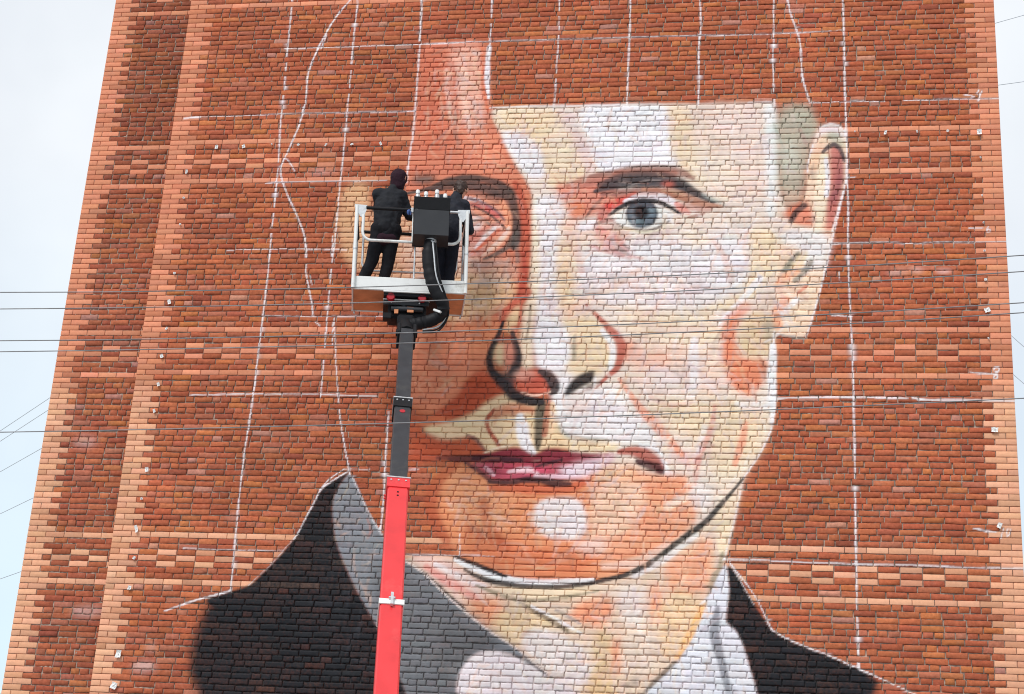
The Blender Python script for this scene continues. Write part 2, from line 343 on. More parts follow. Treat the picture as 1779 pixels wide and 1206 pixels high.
# ------------------------------------------------------------------ spray paint on the wall, in metres on the wall (x along it, z above the top pale stripe)
PAINT = [
["F",[221,132,105],0.86,0.039,[-7.887,1.506,-7.322,1.534,-6.937,1.493,-6.891,1.158,-6.859,0.79,-6.821,0.445,-6.758,0.228,-6.632,0.011,-6.501,-0.293,-6.36,-0.532,-6.22,-0.751,-6.144,-0.993,-6.12,-1.588,-6.176,-1.839,-6.238,-2.254,-6.409,-2.623,-6.628,-2.826,-7.331,-2.744,-7.671,-2.414,-7.863,-1.996,-7.953,-1.4,-7.957,-0.881,-7.937,-0.53,-7.899,0.002,-7.886,0.453,-7.888,1.096]],
["F",[238,184,164],0.8,0.094,[-7.467,1.474,-7.002,1.477,-6.953,0.976,-6.868,0.428,-6.91,0.07,-7.13,0.209,-7.326,0.439,-7.432,0.99]],
["S",[205,108,84],0.7,[0.0312,0.0468,0.039],1.2,[-7.405,1.192,-7.352,0.804,-7.287,0.348]],
["S",[242,200,184],0.8,[0.0546,0.0624,0.0468],1.2,[-7.495,1.066,-7.453,0.715,-7.382,0.305]],
["S",[240,196,180],0.6,[0.078,0.0936,0.0624],1.4,[-7.24,1.076,-7.208,0.618,-7.066,-0.016]],
["S",[226,122,88],0.8,[0.0546,0.0624,0.0624,0.0312],1,[-6.997,1.402,-6.976,1.069,-6.935,0.701,-6.849,0.382]],
["S",[238,233,237],0.95,[0.0624,0.078,0.078,0.039],0.7,[-6.899,1.418,-6.907,1.159,-6.898,0.883,-6.856,0.608]],
["F",[236,150,118],0.55,0.109,[-7.222,0.122,-6.821,0.202,-6.549,-0.292,-6.389,-0.575,-6.69,-0.596,-7.094,-0.545,-7.24,-0.19]],
["F",[206,96,66],0.45,0.125,[-7.852,1.374,-7.546,1.42,-7.468,0.807,-7.392,0.215,-7.28,-0.207,-7.678,-0.314,-7.815,0.18,-7.849,0.818]],
["F",[236,192,148],0.72,0.07,[-8.838,-0.709,-8.438,-0.681,-8.425,-0.918,-8.389,-1.395,-8.269,-1.739,-8.293,-2.01,-8.568,-1.992,-8.778,-1.649,-8.854,-1.217]],
["F",[230,186,150],0.75,0.094,[-8.429,-1.049,-7.953,-0.925,-7.231,-0.892,-6.939,-1.411,-6.883,-2.251,-7.028,-2.622,-7.657,-2.58,-8.24,-2.246,-8.374,-1.653]],
["F",[226,190,172],0.7,0.109,[-7.913,-1.401,-7.196,-1.365,-6.906,-1.666,-6.894,-2.085,-7.375,-2.166,-7.863,-1.996]],
["F",[232,196,152],0.85,0.07,[-7.523,-2.29,-7.068,-2.067,-6.678,-2.036,-6.347,-2.105,-6.287,-2.336,-6.416,-2.5,-6.641,-2.622,-6.882,-2.712,-7.094,-2.793,-7.487,-2.744,-7.641,-2.58]],
["F",[210,178,160],0.6,0.094,[-7.036,-1.85,-6.725,-1.802,-6.363,-1.838,-6.271,-2.072,-6.435,-2.187,-6.904,-2.168]],
["F",[230,144,110],0.95,0.078,[-7.733,-2.99,-7.476,-2.793,-7.02,-2.745,-6.483,-2.68,-6.453,-2.907,-6.561,-3.149,-6.622,-3.389,-6.8,-3.469,-6.913,-3.613,-6.961,-3.787,-7.166,-3.915,-7.387,-4.027,-7.606,-3.966,-7.733,-3.554]],
["F",[238,150,106],0.6,0.094,[-6.929,-2.712,-6.499,-2.663,-6.528,-2.947,-6.606,-3.165,-6.836,-3.166,-6.959,-2.948]],
["F",[222,134,104],0.5,0.078,[-7.586,-3.071,-6.997,-3.069,-6.974,-3.391,-7.56,-3.393]],
["F",[184,80,54],0.95,0.031,[-6.653,-3.389,-6.801,-3.453,-6.914,-3.597,-6.943,-3.724,-7.157,-3.931,-7.309,-4.042,-7.392,-4.152,-7.094,-4.173,-6.963,-4.086,-6.737,-3.958,-6.55,-3.8,-6.373,-3.728,-6.396,-3.602,-6.537,-3.524]],
["F",[190,80,52],0.45,0.109,[-8.0,-2.621,-7.791,-2.679,-7.715,-3.394,-7.693,-4.03,-7.816,-4.031,-7.902,-3.395]],
["F",[236,136,92],0.7,0.062,[-7.518,-4.107,-7.232,-4.057,-7.001,-4.086,-7.147,-4.165,-7.411,-4.2,-7.553,-4.248]],
["F",[193,87,58],0.85,0.047,[-7.384,-4.262,-7.208,-4.368,-6.98,-4.373,-6.773,-4.317,-6.645,-4.423,-6.548,-4.529,-6.725,-4.585,-7.001,-4.612,-7.298,-4.67,-7.55,-4.651,-7.539,-4.419]],
["F",[200,92,60],0.6,0.109,[-7.614,-3.872,-7.392,-3.964,-7.4,-4.34,-7.462,-4.803,-7.561,-4.881,-7.637,-4.342]],
["F",[238,223,210],0.95,0.023,[-6.821,0.445,-6.19,0.456,-5.629,0.46,-4.52,0.449,-3.152,0.432,-2.929,0.426,-2.89,-0.105,-2.874,-0.871,-2.666,-1.457,-2.302,-2.03,-2.524,-2.746,-2.923,-2.896,-2.915,-3.216,-2.9,-3.679,-2.914,-3.946,-2.942,-4.136,-2.999,-4.302,-3.097,-4.512,-3.209,-4.685,-3.293,-4.805,-3.313,-4.923,-3.347,-5.093,-3.394,-5.327,-3.461,-5.617,-3.507,-5.848,-3.924,-5.987,-4.626,-6.062,-4.919,-5.796,-5.085,-5.214,-5.402,-4.62,-5.726,-4.011,-5.758,-3.385,-6.018,-2.745,-6.103,-1.756,-6.146,-0.95,-6.221,-0.734,-6.36,-0.532,-6.501,-0.293,-6.632,0.011,-6.758,0.228]],
["F",[238,211,172],0.85,0.062,[-6.82,0.427,-5.948,0.423,-5.738,0.221,-5.575,-0.048,-5.414,-0.488,-5.498,-0.728,-5.885,-0.825,-6.056,-0.563,-6.03,-0.302,-6.204,-0.034,-6.411,0.077,-6.67,0.101]],
["F",[242,224,204],0.6,0.094,[-5.902,0.314,-5.69,0.043,-5.548,-0.485,-5.898,-0.566,-6.04,-0.126]],
["F",[238,233,237],0.97,0.039,[-6.644,0.073,-6.426,0.068,-6.269,-0.015,-6.149,-0.159,-6.046,-0.31,-6.013,-0.477,-6.004,-0.651,-6.202,-0.656,-6.338,-0.497,-6.47,-0.276,-6.578,-0.079]],
["F",[226,200,200],0.8,0.07,[-5.931,0.405,-5.642,0.397,-5.551,0.128,-5.415,-0.095,-5.331,-0.411,-5.379,-0.575,-5.526,-0.442,-5.652,-0.09,-5.793,0.205]],
["F",[241,238,242],0.97,0.047,[-5.596,0.441,-4.993,0.443,-4.363,0.436,-4.345,0.013,-4.309,-0.179,-4.257,-0.388,-4.155,-0.51,-4.494,-0.504,-4.882,-0.497,-4.958,-0.565,-5.207,-0.578,-5.304,-0.49,-5.343,-0.315,-5.414,-0.104,-5.518,0.11]],
["F",[241,214,178],0.8,0.055,[-4.354,0.418,-4.05,0.419,-4.001,-0.081,-3.916,-0.515,-3.72,-0.859,-3.988,-0.769,-4.154,-0.527,-4.266,-0.336,-4.319,-0.075]],
["F",[240,214,200],0.75,0.094,[-4.011,0.427,-3.044,0.42,-3.004,-0.275,-3.002,-0.87,-3.34,-1.033,-3.72,-0.859,-3.918,-0.429]],
["F",[242,224,204],0.55,0.109,[-4.116,-0.166,-3.578,-0.09,-3.267,-0.611,-3.567,-0.945,-4.026,-0.769]],
["F",[230,208,204],0.5,0.094,[-3.738,0.35,-3.121,0.352,-3.081,-0.015,-3.732,-0.044]],
["F",[236,236,236],0.9,0.047,[-3.075,0.403,-2.891,0.416,-2.875,-0.277,-2.904,-0.871,-2.919,-1.33,-3.038,-1.287,-3.025,-0.616,-3.043,-0.016]],
["F",[187,186,168],0.88,0.086,[-2.891,0.364,-2.478,0.423,-2.419,0.265,-2.359,0.107,-2.352,-0.014,-2.414,-0.184,-2.476,-0.464,-2.514,-0.684,-2.53,-0.885,-2.68,-0.95,-2.859,-0.905,-2.897,-0.728,-2.882,-0.457,-2.905,-0.105]],
["F",[168,166,148],0.6,0.047,[-2.692,0.376,-2.479,0.406,-2.374,0.125,-2.421,-0.115,-2.587,-0.069]],
["F",[206,206,192],0.6,0.062,[-2.875,-0.106,-2.625,-0.197,-2.589,-0.623,-2.844,-0.703]],
["S",[176,140,130],0.6,[0.0468,0.0624],1.4,[-2.587,0.017,-2.512,-0.199]],
["F",[226,210,190],0.6,0.078,[-2.874,-0.913,-2.53,-0.894,-2.546,-1.06,-2.814,-1.173,-2.889,-1.122]],
["F",[243,212,186],0.97,0.016,[-2.329,0.046,-2.208,0.087,-2.095,0.075,-2.006,-0.013,-1.979,-0.176,-1.975,-0.465,-2.002,-0.801,-2.049,-1.017,-2.111,-1.298,-2.157,-1.478,-2.188,-1.625,-2.242,-1.869,-2.303,-2.15,-2.348,-2.35,-2.415,-2.588,-2.467,-2.785,-2.533,-2.95,-2.634,-2.966,-2.923,-2.903,-2.916,-2.587,-2.888,-2.107,-2.874,-1.454,-2.666,-1.291,-2.516,-0.961,-2.484,-0.625,-2.452,-0.303,-2.391,-0.099]],
["F",[232,222,224],0.9,0.039,[-2.329,0.038,-2.208,0.087,-2.088,0.066,-2.014,-0.021,-1.986,-0.176,-2.031,-0.158,-2.149,-0.053,-2.27,-0.033,-2.361,-0.168,-2.423,-0.355,-2.445,-0.303]],
["F",[186,183,165],0.85,0.039,[-2.24,-0.033,-2.134,-0.019,-2.045,-0.089,-2.002,-0.261,-2.047,-0.277,-2.136,-0.173,-2.226,-0.171]],
["F",[240,196,164],0.8,0.047,[-2.361,-0.117,-2.255,-0.085,-2.287,-0.306,-2.364,-0.543,-2.44,-0.777,-2.5,-0.709,-2.453,-0.456]],
["F",[196,97,92],0.92,0.031,[-2.212,-0.274,-2.136,-0.224,-2.055,-0.277,-2.012,-0.439,-2.023,-0.742,-2.071,-0.984,-2.126,-1.314,-2.172,-1.462,-2.268,-1.477,-2.259,-1.296,-2.234,-1.048,-2.195,-0.807,-2.207,-0.503]],
["F",[128,74,84],0.75,0.055,[-2.107,-0.31,-2.02,-0.464,-2.031,-0.759,-2.086,-1.009,-2.19,-1.115,-2.212,-1.007,-2.128,-0.783,-2.095,-0.547]],
["S",[76,66,70],0.9,[0.0468,0.0702,0.0702,0.0468],0.7,[-2.287,-0.323,-2.211,-0.24,-2.129,-0.216,-2.055,-0.302,-2.012,-0.464]],
["S",[243,225,200],0.95,[0.0936,0.1404,0.156,0.1404,0.1092],0.7,[-2.273,-0.392,-2.305,-0.712,-2.33,-1.005,-2.369,-1.295,-2.4,-1.5]],
["S",[238,233,237],0.9,[0.0546,0.0624,0.0546],0.7,[-2.251,-0.426,-2.231,-0.73,-2.248,-0.965]],
["F",[148,143,132],0.75,0.047,[-2.38,-0.669,-2.382,-0.69,-2.39,-0.708,-2.402,-0.723,-2.416,-0.733,-2.432,-0.736,-2.449,-0.732,-2.463,-0.722,-2.475,-0.707,-2.482,-0.688,-2.484,-0.667,-2.482,-0.646,-2.474,-0.628,-2.462,-0.613,-2.448,-0.604,-2.432,-0.601,-2.415,-0.604,-2.401,-0.614,-2.389,-0.629,-2.382,-0.648]],
["F",[226,126,97],0.9,0.039,[-2.859,-1.239,-2.68,-1.125,-2.501,-1.003,-2.45,-1.145,-2.4,-1.426,-2.518,-1.409,-2.636,-1.374,-2.718,-1.316]],
["S",[84,68,68],0.9,[0.078,0.0858,0.0936],0.7,[-2.71,-1.324,-2.643,-1.2,-2.539,-1.102]],
["F",[240,238,240],0.9,0.062,[-2.814,-1.438,-2.518,-1.442,-2.18,-1.503,-2.227,-1.788,-2.302,-2.03,-2.521,-1.988,-2.63,-1.703,-2.844,-1.619]],
["F",[232,150,122],0.6,0.062,[-2.252,-1.362,-2.134,-1.331,-2.18,-1.544,-2.283,-1.583]],
["S",[134,128,113],0.85,[0.0624,0.0858,0.0702],1,[-2.615,-1.793,-2.726,-1.93,-2.814,-2.075]],
["S",[146,140,130],0.85,[0.0702,0.0858,0.0546],1,[-2.454,-1.899,-2.536,-2.052,-2.661,-2.173]],
["S",[156,146,136],0.7,[0.0624,0.0702],1,[-3.02,-2.058,-3.123,-2.219]],
["S",[238,211,172],0.7,[0.0936,0.1248],1,[-2.534,-1.785,-2.638,-1.963]],
["S",[246,178,140],0.85,[0.078,0.1248,0.078],1,[-2.638,-2.044,-2.785,-2.124,-2.888,-2.236]],
["S",[224,110,84],0.8,[0.0468,0.0468],1,[-2.522,-2.253,-2.61,-2.333]],
["S",[246,164,128],0.85,[0.0936,0.1404,0.1248],1,[-2.785,-2.444,-2.902,-2.603,-2.88,-2.793]],
["F",[245,216,186],0.7,0.062,[-2.785,-2.548,-2.465,-2.548,-2.525,-2.864,-2.742,-2.888,-2.843,-2.746]],
["S",[240,236,236],0.9,[0.0624,0.0702],0.9,[-2.814,-2.627,-2.632,-2.429]],
["S",[172,164,156],0.8,[0.0234,0.0312,0.0234],0.6,[-2.923,-2.903,-2.742,-2.935,-2.54,-2.966]],
["F",[237,232,236],0.9,0.117,[-5.514,-1.761,-5.226,-1.664,-4.922,-1.583,-4.39,-1.546,-4.012,-1.525,-3.561,-1.472,-3.283,-1.5,-3.23,-1.698,-3.227,-2.024,-3.315,-2.226,-3.535,-2.394,-3.844,-2.506,-4.14,-2.553,-4.739,-2.52,-5.044,-2.438,-5.412,-2.356,-5.53,-2.093]],
["F",[232,206,202],0.5,0.109,[-5.457,-2.01,-4.758,-1.949,-4.076,-2.06,-3.699,-2.265,-4.068,-2.465,-4.818,-2.423,-5.353,-2.299]],
["F",[238,211,172],0.6,0.078,[-4.126,-1.458,-3.825,-1.428,-3.709,-1.594,-3.895,-1.708,-4.085,-1.649]],
["F",[241,215,180],0.9,0.055,[-3.261,-1.434,-2.889,-1.421,-2.873,-1.864,-2.925,-2.107,-3.093,-2.283,-3.254,-2.427,-3.474,-2.554,-3.804,-2.65,-3.99,-2.634,-3.512,-2.426,-3.27,-2.234,-3.214,-1.861]],
["F",[241,216,182],0.7,0.094,[-4.927,-2.544,-4.438,-2.585,-3.694,-2.65,-3.581,-2.825,-3.65,-3.14,-4.129,-3.063,-4.65,-2.985,-4.879,-2.825]],
["F",[240,202,184],0.7,0.094,[-4.685,-3.064,-4.129,-3.047,-3.686,-3.156,-3.573,-3.452,-3.519,-3.714,-4.113,-3.765,-4.704,-3.63,-4.751,-3.301]],
["F",[238,176,152],0.6,0.078,[-4.756,-3.159,-4.35,-3.079,-4.161,-3.283,-4.342,-3.378,-4.712,-3.38]],
["S",[240,236,238],0.85,[0.0936,0.1248,0.1248,0.1092],1,[-3.939,-2.984,-3.947,-3.298,-3.928,-3.532,-3.968,-3.764]],
["F",[232,226,228],0.6,0.094,[-4.564,-3.379,-4.048,-3.408,-4.006,-3.687,-4.48,-3.722]],
["S",[244,240,240],0.95,[0.078,0.0858,0.0936,0.078,0.0624],0.8,[-3.101,-2.138,-3.248,-2.315,-3.393,-2.515,-3.539,-2.682,-3.611,-2.793]],
["F",[234,140,104],0.97,0.055,[-3.342,-2.475,-3.487,-2.65,-3.567,-2.761,-3.587,-2.92,-3.578,-3.077,-3.597,-3.258,-3.522,-3.452,-3.477,-3.606,-3.36,-3.729,-3.201,-3.743,-3.087,-3.604,-3.03,-3.442,-2.973,-3.263,-3.176,-3.233,-3.365,-3.218,-3.402,-3.077,-3.412,-2.841,-3.34,-2.698,-3.21,-2.491]],
["F",[230,198,156],0.9,0.07,[-3.325,-2.714,-3.165,-2.571,-2.938,-2.627,-2.93,-2.982,-2.944,-3.232,-3.365,-3.218,-3.381,-2.983]],
["F",[220,190,172],0.6,0.062,[-3.18,-2.467,-2.924,-2.268,-2.916,-2.627,-3.165,-2.627]],
["F",[160,152,142],0.75,0.062,[-3.062,-2.714,-2.938,-2.682,-2.937,-3.045,-3.017,-3.029]],
["S",[240,238,240],0.95,[0.078,0.1092,0.1014,0.078,0.0468],0.7,[-2.937,-3.06,-2.944,-3.31,-2.958,-3.541,-2.936,-3.832,-2.957,-4.098]],
["F",[238,211,172],0.75,0.109,[-4.405,-3.783,-3.677,-3.762,-3.029,-3.833,-2.992,-4.174,-3.167,-4.588,-3.378,-4.85,-3.662,-4.781,-3.775,-4.447,-4.251,-4.112,-4.547,-3.961]],
["F",[243,225,200],0.6,0.078,[-3.594,-4.594,-3.239,-4.514,-3.321,-4.886,-3.401,-5.327,-3.549,-5.33,-3.659,-5.04]],
["S",[240,236,240],0.7,[0.078,0.1092],1.2,[-3.387,-3.867,-3.029,-3.864]],
["S",[216,146,132],0.8,[0.0468,0.0702,0.0858,0.0858,0.078,0.0624],0.9,[-3.661,-3.869,-3.68,-4.068,-3.728,-4.258,-3.804,-4.44,-3.858,-4.59,-3.902,-4.911]],
["S",[238,164,134],0.85,[0.0702,0.1014,0.0936,0.0702],0.9,[-3.278,-4.101,-3.312,-4.305,-3.353,-4.464,-3.401,-4.636]],
["S",[236,228,232],0.6,[0.078,0.078],1,[-3.78,-4.145,-3.867,-4.485]],
["S",[236,176,170],0.5,[0.1404,0.1716],1.2,[-4.132,-4.527,-3.951,-4.599]],
["F",[240,236,238],0.9,0.07,[-5.693,-3.777,-5.219,-3.711,-4.891,-3.569,-4.758,-3.77,-4.544,-4.061,-4.318,-4.34,-4.46,-4.418,-4.973,-4.356,-5.415,-4.331,-5.628,-4.203,-5.713,-3.972]],
["F",[242,194,166],0.35,0.078,[-5.589,-3.777,-5.291,-3.774,-5.207,-4.006,-5.501,-4.048]],
["F",[242,224,204],0.6,0.062,[-5.001,-3.601,-4.883,-3.569,-4.603,-4.016,-4.765,-4.017]],
["S",[240,156,124],0.78,[0.0546,0.0624,0.0936,0.1248,0.1404,0.1092,0.0702],0.9,[-4.877,-3.537,-4.776,-3.677,-4.645,-3.87,-4.516,-4.022,-4.38,-4.166,-4.246,-4.317,-4.068,-4.526]],
["S",[240,237,240],0.95,[0.0624,0.1014,0.117,0.117,0.0936],0.8,[-4.591,-4.412,-4.416,-4.455,-4.318,-4.589,-4.279,-4.724,-4.191,-4.797]],
["S",[166,166,160],0.85,[0.0546,0.0702,0.0702,0.0624,0.039],0.9,[-5.636,-4.18,-5.557,-4.294,-5.385,-4.331,-5.119,-4.35,-4.899,-4.355]],
["F",[243,225,200],0.9,0.047,[-6.162,-0.95,-6.03,-0.909,-5.987,-1.59,-5.968,-2.255,-6.012,-2.582,-6.032,-3.067,-5.983,-3.402,-6.15,-3.403,-6.199,-3.068,-6.194,-2.623,-6.122,-2.254,-6.135,-1.588]],
["F",[236,230,234],0.95,0.055,[-6.163,-0.924,-5.763,-0.913,-5.724,-1.255,-5.785,-1.592,-5.753,-2.256,-5.683,-2.745,-5.55,-2.986,-5.502,-3.384,-5.983,-3.402,-6.029,-2.826,-5.983,-2.255,-6.003,-1.59]],
["F",[238,204,164],0.8,0.062,[-5.755,-1.575,-5.57,-1.543,-5.508,-2.257,-5.461,-2.624,-5.703,-2.648,-5.764,-2.174]],
["F",[239,213,176],0.93,0.062,[-5.747,-2.68,-5.377,-2.624,-5.184,-2.713,-5.057,-2.905,-4.974,-3.105,-4.981,-3.342,-5.155,-3.461,-5.452,-3.502,-5.622,-3.384,-5.513,-3.146,-5.554,-2.906]],
["F",[236,190,168],0.6,0.078,[-5.798,-2.583,-5.347,-2.437,-5.188,-2.624,-5.487,-2.713]],
["S",[240,236,236],0.95,[0.0624,0.0936,0.0936,0.0624],0.8,[-5.133,-2.866,-5.007,-3.033,-4.971,-3.184,-5.009,-3.381]],
["S",[150,140,124],0.75,[0.0546,0.0702,0.0546],1,[-5.491,-2.954,-5.484,-3.114,-5.485,-3.257]],
["F",[236,152,122],0.8,0.07,[-4.888,-3.001,-4.68,-2.985,-4.63,-3.143,-4.789,-3.286,-4.892,-3.318]],
["S",[188,98,82],0.92,[0.0312,0.0546,0.0936,0.1326,0.1326,0.0936,0.0624,0.0312],0.9,[-5.36,-2.502,-5.21,-2.648,-5.068,-2.809,-4.951,-2.921,-4.879,-3.049,-4.867,-3.176,-4.912,-3.381,-5.02,-3.476,-5.192,-3.649]],
["F",[244,240,242],0.9,0.047,[-6.018,-2.745,-5.677,-2.705,-5.55,-2.986,-5.549,-3.352,-5.716,-3.464,-5.944,-3.425,-6.032,-3.067]],
["F",[240,236,240],0.8,0.062,[-5.773,-3.385,-5.454,-3.462,-5.551,-3.776,-5.652,-4.01,-5.734,-3.856]],
["S",[190,90,68],0.9,[0.078,0.117,0.1482,0.1482,0.1326,0.1092],0.8,[-6.405,-0.713,-6.296,-0.948,-6.238,-1.291,-6.211,-1.63,-6.208,-1.964,-6.218,-2.336]],
["S",[176,74,60],0.7,[0.0468,0.0624,0.0624],0.9,[-6.227,-1.755,-6.193,-2.089,-6.266,-2.435]],
["S",[192,92,72],0.9,[0.156,0.156,0.1248,0.078],0.7,[-6.165,-2.32,-6.272,-2.468,-6.395,-2.598,-6.464,-2.728]],
["F",[192,97,76],0.9,0.039,[-6.427,-2.459,-6.523,-2.533,-6.647,-2.639,-6.429,-2.671]],
["F",[236,206,164],0.8,0.047,[-6.378,-2.623,-6.203,-2.451,-6.233,-2.745,-6.315,-2.907,-6.412,-2.826]],
["S",[190,95,76],0.85,[0.0312,0.0468,0.039],0.8,[-6.217,-2.484,-6.225,-2.745,-6.27,-2.89]],
["S",[226,150,124],0.7,[0.078,0.0936],1,[-6.305,-2.826,-6.288,-2.987]],
["S",[150,130,112],0.7,[0.039,0.0468,0.0312],0.9,[-6.093,-2.501,-6.1,-2.785,-6.127,-2.987]],
["F",[229,160,134],0.8,0.078,[-7.088,-0.876,-6.754,-0.855,-6.506,-1.005,-6.424,-1.331,-6.44,-1.585,-6.618,-1.752,-6.927,-1.834,-7.054,-1.58]],
["F",[206,140,134],0.7,0.062,[-7.066,-1.41,-6.721,-1.371,-6.696,-1.752,-7.005,-1.833]],
["F",[70,64,63],0.88,0.07,[-7.498,-0.652,-7.504,-0.676,-7.528,-0.698,-7.566,-0.715,-7.615,-0.725,-7.67,-0.728,-7.725,-0.723,-7.776,-0.711,-7.816,-0.693,-7.844,-0.671,-7.854,-0.646,-7.848,-0.622,-7.824,-0.6,-7.786,-0.583,-7.737,-0.573,-7.682,-0.57,-7.627,-0.575,-7.576,-0.587,-7.535,-0.605,-7.508,-0.627]],
["S",[66,60,59],0.92,[0.039,0.0702,0.1092,0.117,0.1014,0.1092,0.1404,0.1326,0.1248,0.1248,0.0936],0.9,[-7.943,-0.855,-7.632,-0.798,-7.351,-0.672,-7.097,-0.624,-6.831,-0.646,-6.619,-0.727,-6.468,-0.86,-6.401,-1.041,-6.364,-1.281,-6.327,-1.519,-6.372,-1.67]],
["S",[70,64,64],0.92,[0.0624,0.1326,0.156,0.1404,0.1014],0.8,[-7.543,-0.8,-7.242,-0.735,-6.904,-0.749,-6.691,-0.848,-6.512,-0.919]],
["S",[104,78,72],0.6,[0.078,0.1092,0.117,0.1014],1.2,[-6.795,-0.707,-6.564,-0.832,-6.441,-1.041,-6.391,-1.349]],
["S",[120,84,78],0.6,[0.078,0.1092,0.078],1.1,[-7.059,-0.825,-6.816,-0.88,-6.602,-0.987]],
["S",[92,86,82],0.85,[0.0936,0.0858,0.0702,0.0312],0.9,[-6.346,-1.46,-6.451,-1.67,-6.601,-1.769,-6.769,-1.843]],
["S",[120,108,104],0.65,[0.078,0.0624],1,[-6.33,-1.586,-6.306,-1.88]],
["S",[150,128,122],0.5,[0.0624,0.0468],1.2,[-6.417,-1.838,-6.501,-2.129]],
["S",[220,208,214],0.85,[0.0624,0.0624,0.039],0.8,[-7.1,-0.928,-6.906,-0.965,-6.69,-1.106]],
["S",[112,80,90],0.85,[0.0312,0.0468,0.0468,0.0312],0.7,[-7.052,-0.929,-6.84,-1.001,-6.642,-1.124,-6.506,-1.279]],
["S",[202,92,92],0.8,[0.0624,0.0936,0.0624],0.9,[-6.981,-1.033,-6.803,-1.07,-6.62,-1.21]],
["S",[82,62,62],0.9,[0.0312,0.039,0.0312,0.0234],0.7,[-6.98,-1.042,-6.733,-1.174,-6.549,-1.339,-6.474,-1.416]],
["S",[236,160,124],0.85,[0.078,0.1092,0.078],0.9,[-6.57,-1.005,-6.462,-1.212,-6.452,-1.382]],
["S",[122,112,108],0.8,[0.039,0.0468,0.0312],0.8,[-6.989,-1.154,-6.808,-1.25,-6.673,-1.371]],
["F",[228,222,222],0.9,0.039,[-6.82,-1.31,-6.824,-1.342,-6.84,-1.37,-6.866,-1.392,-6.901,-1.406,-6.939,-1.411,-6.979,-1.405,-7.015,-1.391,-7.045,-1.368,-7.065,-1.339,-7.073,-1.307,-7.069,-1.275,-7.053,-1.247,-7.027,-1.224,-6.992,-1.21,-6.953,-1.206,-6.914,-1.211,-6.877,-1.226,-6.848,-1.249,-6.828,-1.278]],
["F",[232,220,218],0.8,0.031,[-6.555,-1.381,-6.557,-1.399,-6.566,-1.416,-6.581,-1.429,-6.6,-1.437,-6.622,-1.44,-6.644,-1.437,-6.664,-1.428,-6.681,-1.415,-6.692,-1.398,-6.697,-1.379,-6.694,-1.361,-6.685,-1.345,-6.67,-1.332,-6.651,-1.323,-6.629,-1.321,-6.607,-1.324,-6.587,-1.333,-6.57,-1.346,-6.559,-1.363]],
["F",[226,196,190],0.7,0.031,[-6.674,-1.482,-6.677,-1.503,-6.687,-1.521,-6.703,-1.536,-6.725,-1.546,-6.749,-1.549,-6.773,-1.545,-6.796,-1.535,-6.814,-1.52,-6.827,-1.501,-6.832,-1.48,-6.83,-1.459,-6.82,-1.44,-6.803,-1.425,-6.782,-1.416,-6.758,-1.413,-6.733,-1.416,-6.71,-1.426,-6.692,-1.442,-6.679,-1.461]],
["S",[217,110,80],0.85,[0.0468,0.0702,0.0624],0.8,[-6.947,-1.766,-6.74,-1.566,-6.592,-1.415]],
["S",[243,196,170],0.9,[0.0546,0.078,0.0624],0.8,[-6.773,-1.785,-6.579,-1.618,-6.449,-1.433]],
["S",[190,105,90],0.7,[0.0624,0.0624],0.9,[-7.054,-1.58,-6.81,-1.455]],
["S",[236,224,224],0.75,[0.039,0.0624,0.039],0.9,[-6.891,-1.666,-6.745,-1.481,-6.625,-1.38]],
["S",[204,120,104],0.7,[0.0312,0.0468,0.0312],0.9,[-6.858,-1.446,-6.707,-1.345,-6.567,-1.313]],
["S",[232,206,196],0.7,[0.0468,0.0624,0.039],0.9,[-6.714,-1.718,-6.537,-1.534,-6.452,-1.382]],
["S",[196,110,92],0.6,[0.039,0.0546,0.039],1,[-7.021,-1.376,-6.853,-1.275,-6.729,-1.243]],
["S",[176,150,142],0.6,[0.0624,0.078,0.0468],1.1,[-6.92,-1.935,-6.687,-1.903,-6.453,-1.888]],
["S",[208,176,152],0.6,[0.0624,0.0936,0.0624],1.1,[-6.851,-2.251,-6.672,-2.136,-6.404,-2.187]],
["F",[223,122,96],0.88,0.055,[-5.873,-0.757,-5.5,-0.668,-5.269,-0.594,-4.893,-0.635,-5.057,-0.838,-4.791,-0.91,-4.927,-1.01,-5.139,-1.126,-5.351,-1.242,-5.583,-1.273,-5.684,-1.102,-5.753,-0.956]],
["F",[227,132,92],0.8,0.055,[-5.642,-1.0,-5.44,-0.969,-5.398,-1.225,-5.614,-1.273]],
["F",[236,176,156],0.6,0.07,[-5.785,-1.271,-5.475,-1.258,-5.313,-1.411,-5.42,-1.637,-5.657,-1.509]],
["F",[238,234,238],0.85,0.055,[-5.551,-1.291,-5.242,-1.26,-5.313,-1.428,-5.502,-1.527]],
["S",[168,108,94],0.7,[0.0624,0.1092,0.0936],1.2,[-5.692,-0.759,-5.461,-0.677,-5.228,-0.629]],
["S",[150,92,84],0.6,[0.0468,0.0936,0.078],1.1,[-5.573,-0.796,-5.341,-0.731,-5.109,-0.7]],
["S",[151,104,92],0.85,[0.0468,0.1014,0.1404,0.1482,0.1404,0.1092,0.0624],1.1,[-5.385,-0.626,-5.136,-0.596,-4.88,-0.558,-4.617,-0.536,-4.338,-0.559,-4.137,-0.596,-3.998,-0.684]],
["S",[118,98,92],0.8,[0.0156,0.0234,0.0234],0.7,[-4.928,-0.531,-4.743,-0.491,-4.186,-0.501]],
["S",[176,108,90],0.8,[0.1092,0.1248,0.1092],0.9,[-5.034,-0.607,-4.647,-0.587,-4.26,-0.62]],
["S",[68,64,69],0.96,[0.0546,0.1482,0.1872,0.195,0.1716,0.1404,0.117,0.0936,0.0468],1.0,[-5.305,-0.86,-5.106,-0.777,-4.875,-0.721,-4.627,-0.716,-4.396,-0.729,-4.194,-0.792,-4.032,-0.871,-3.878,-0.958,-3.717,-1.044]],
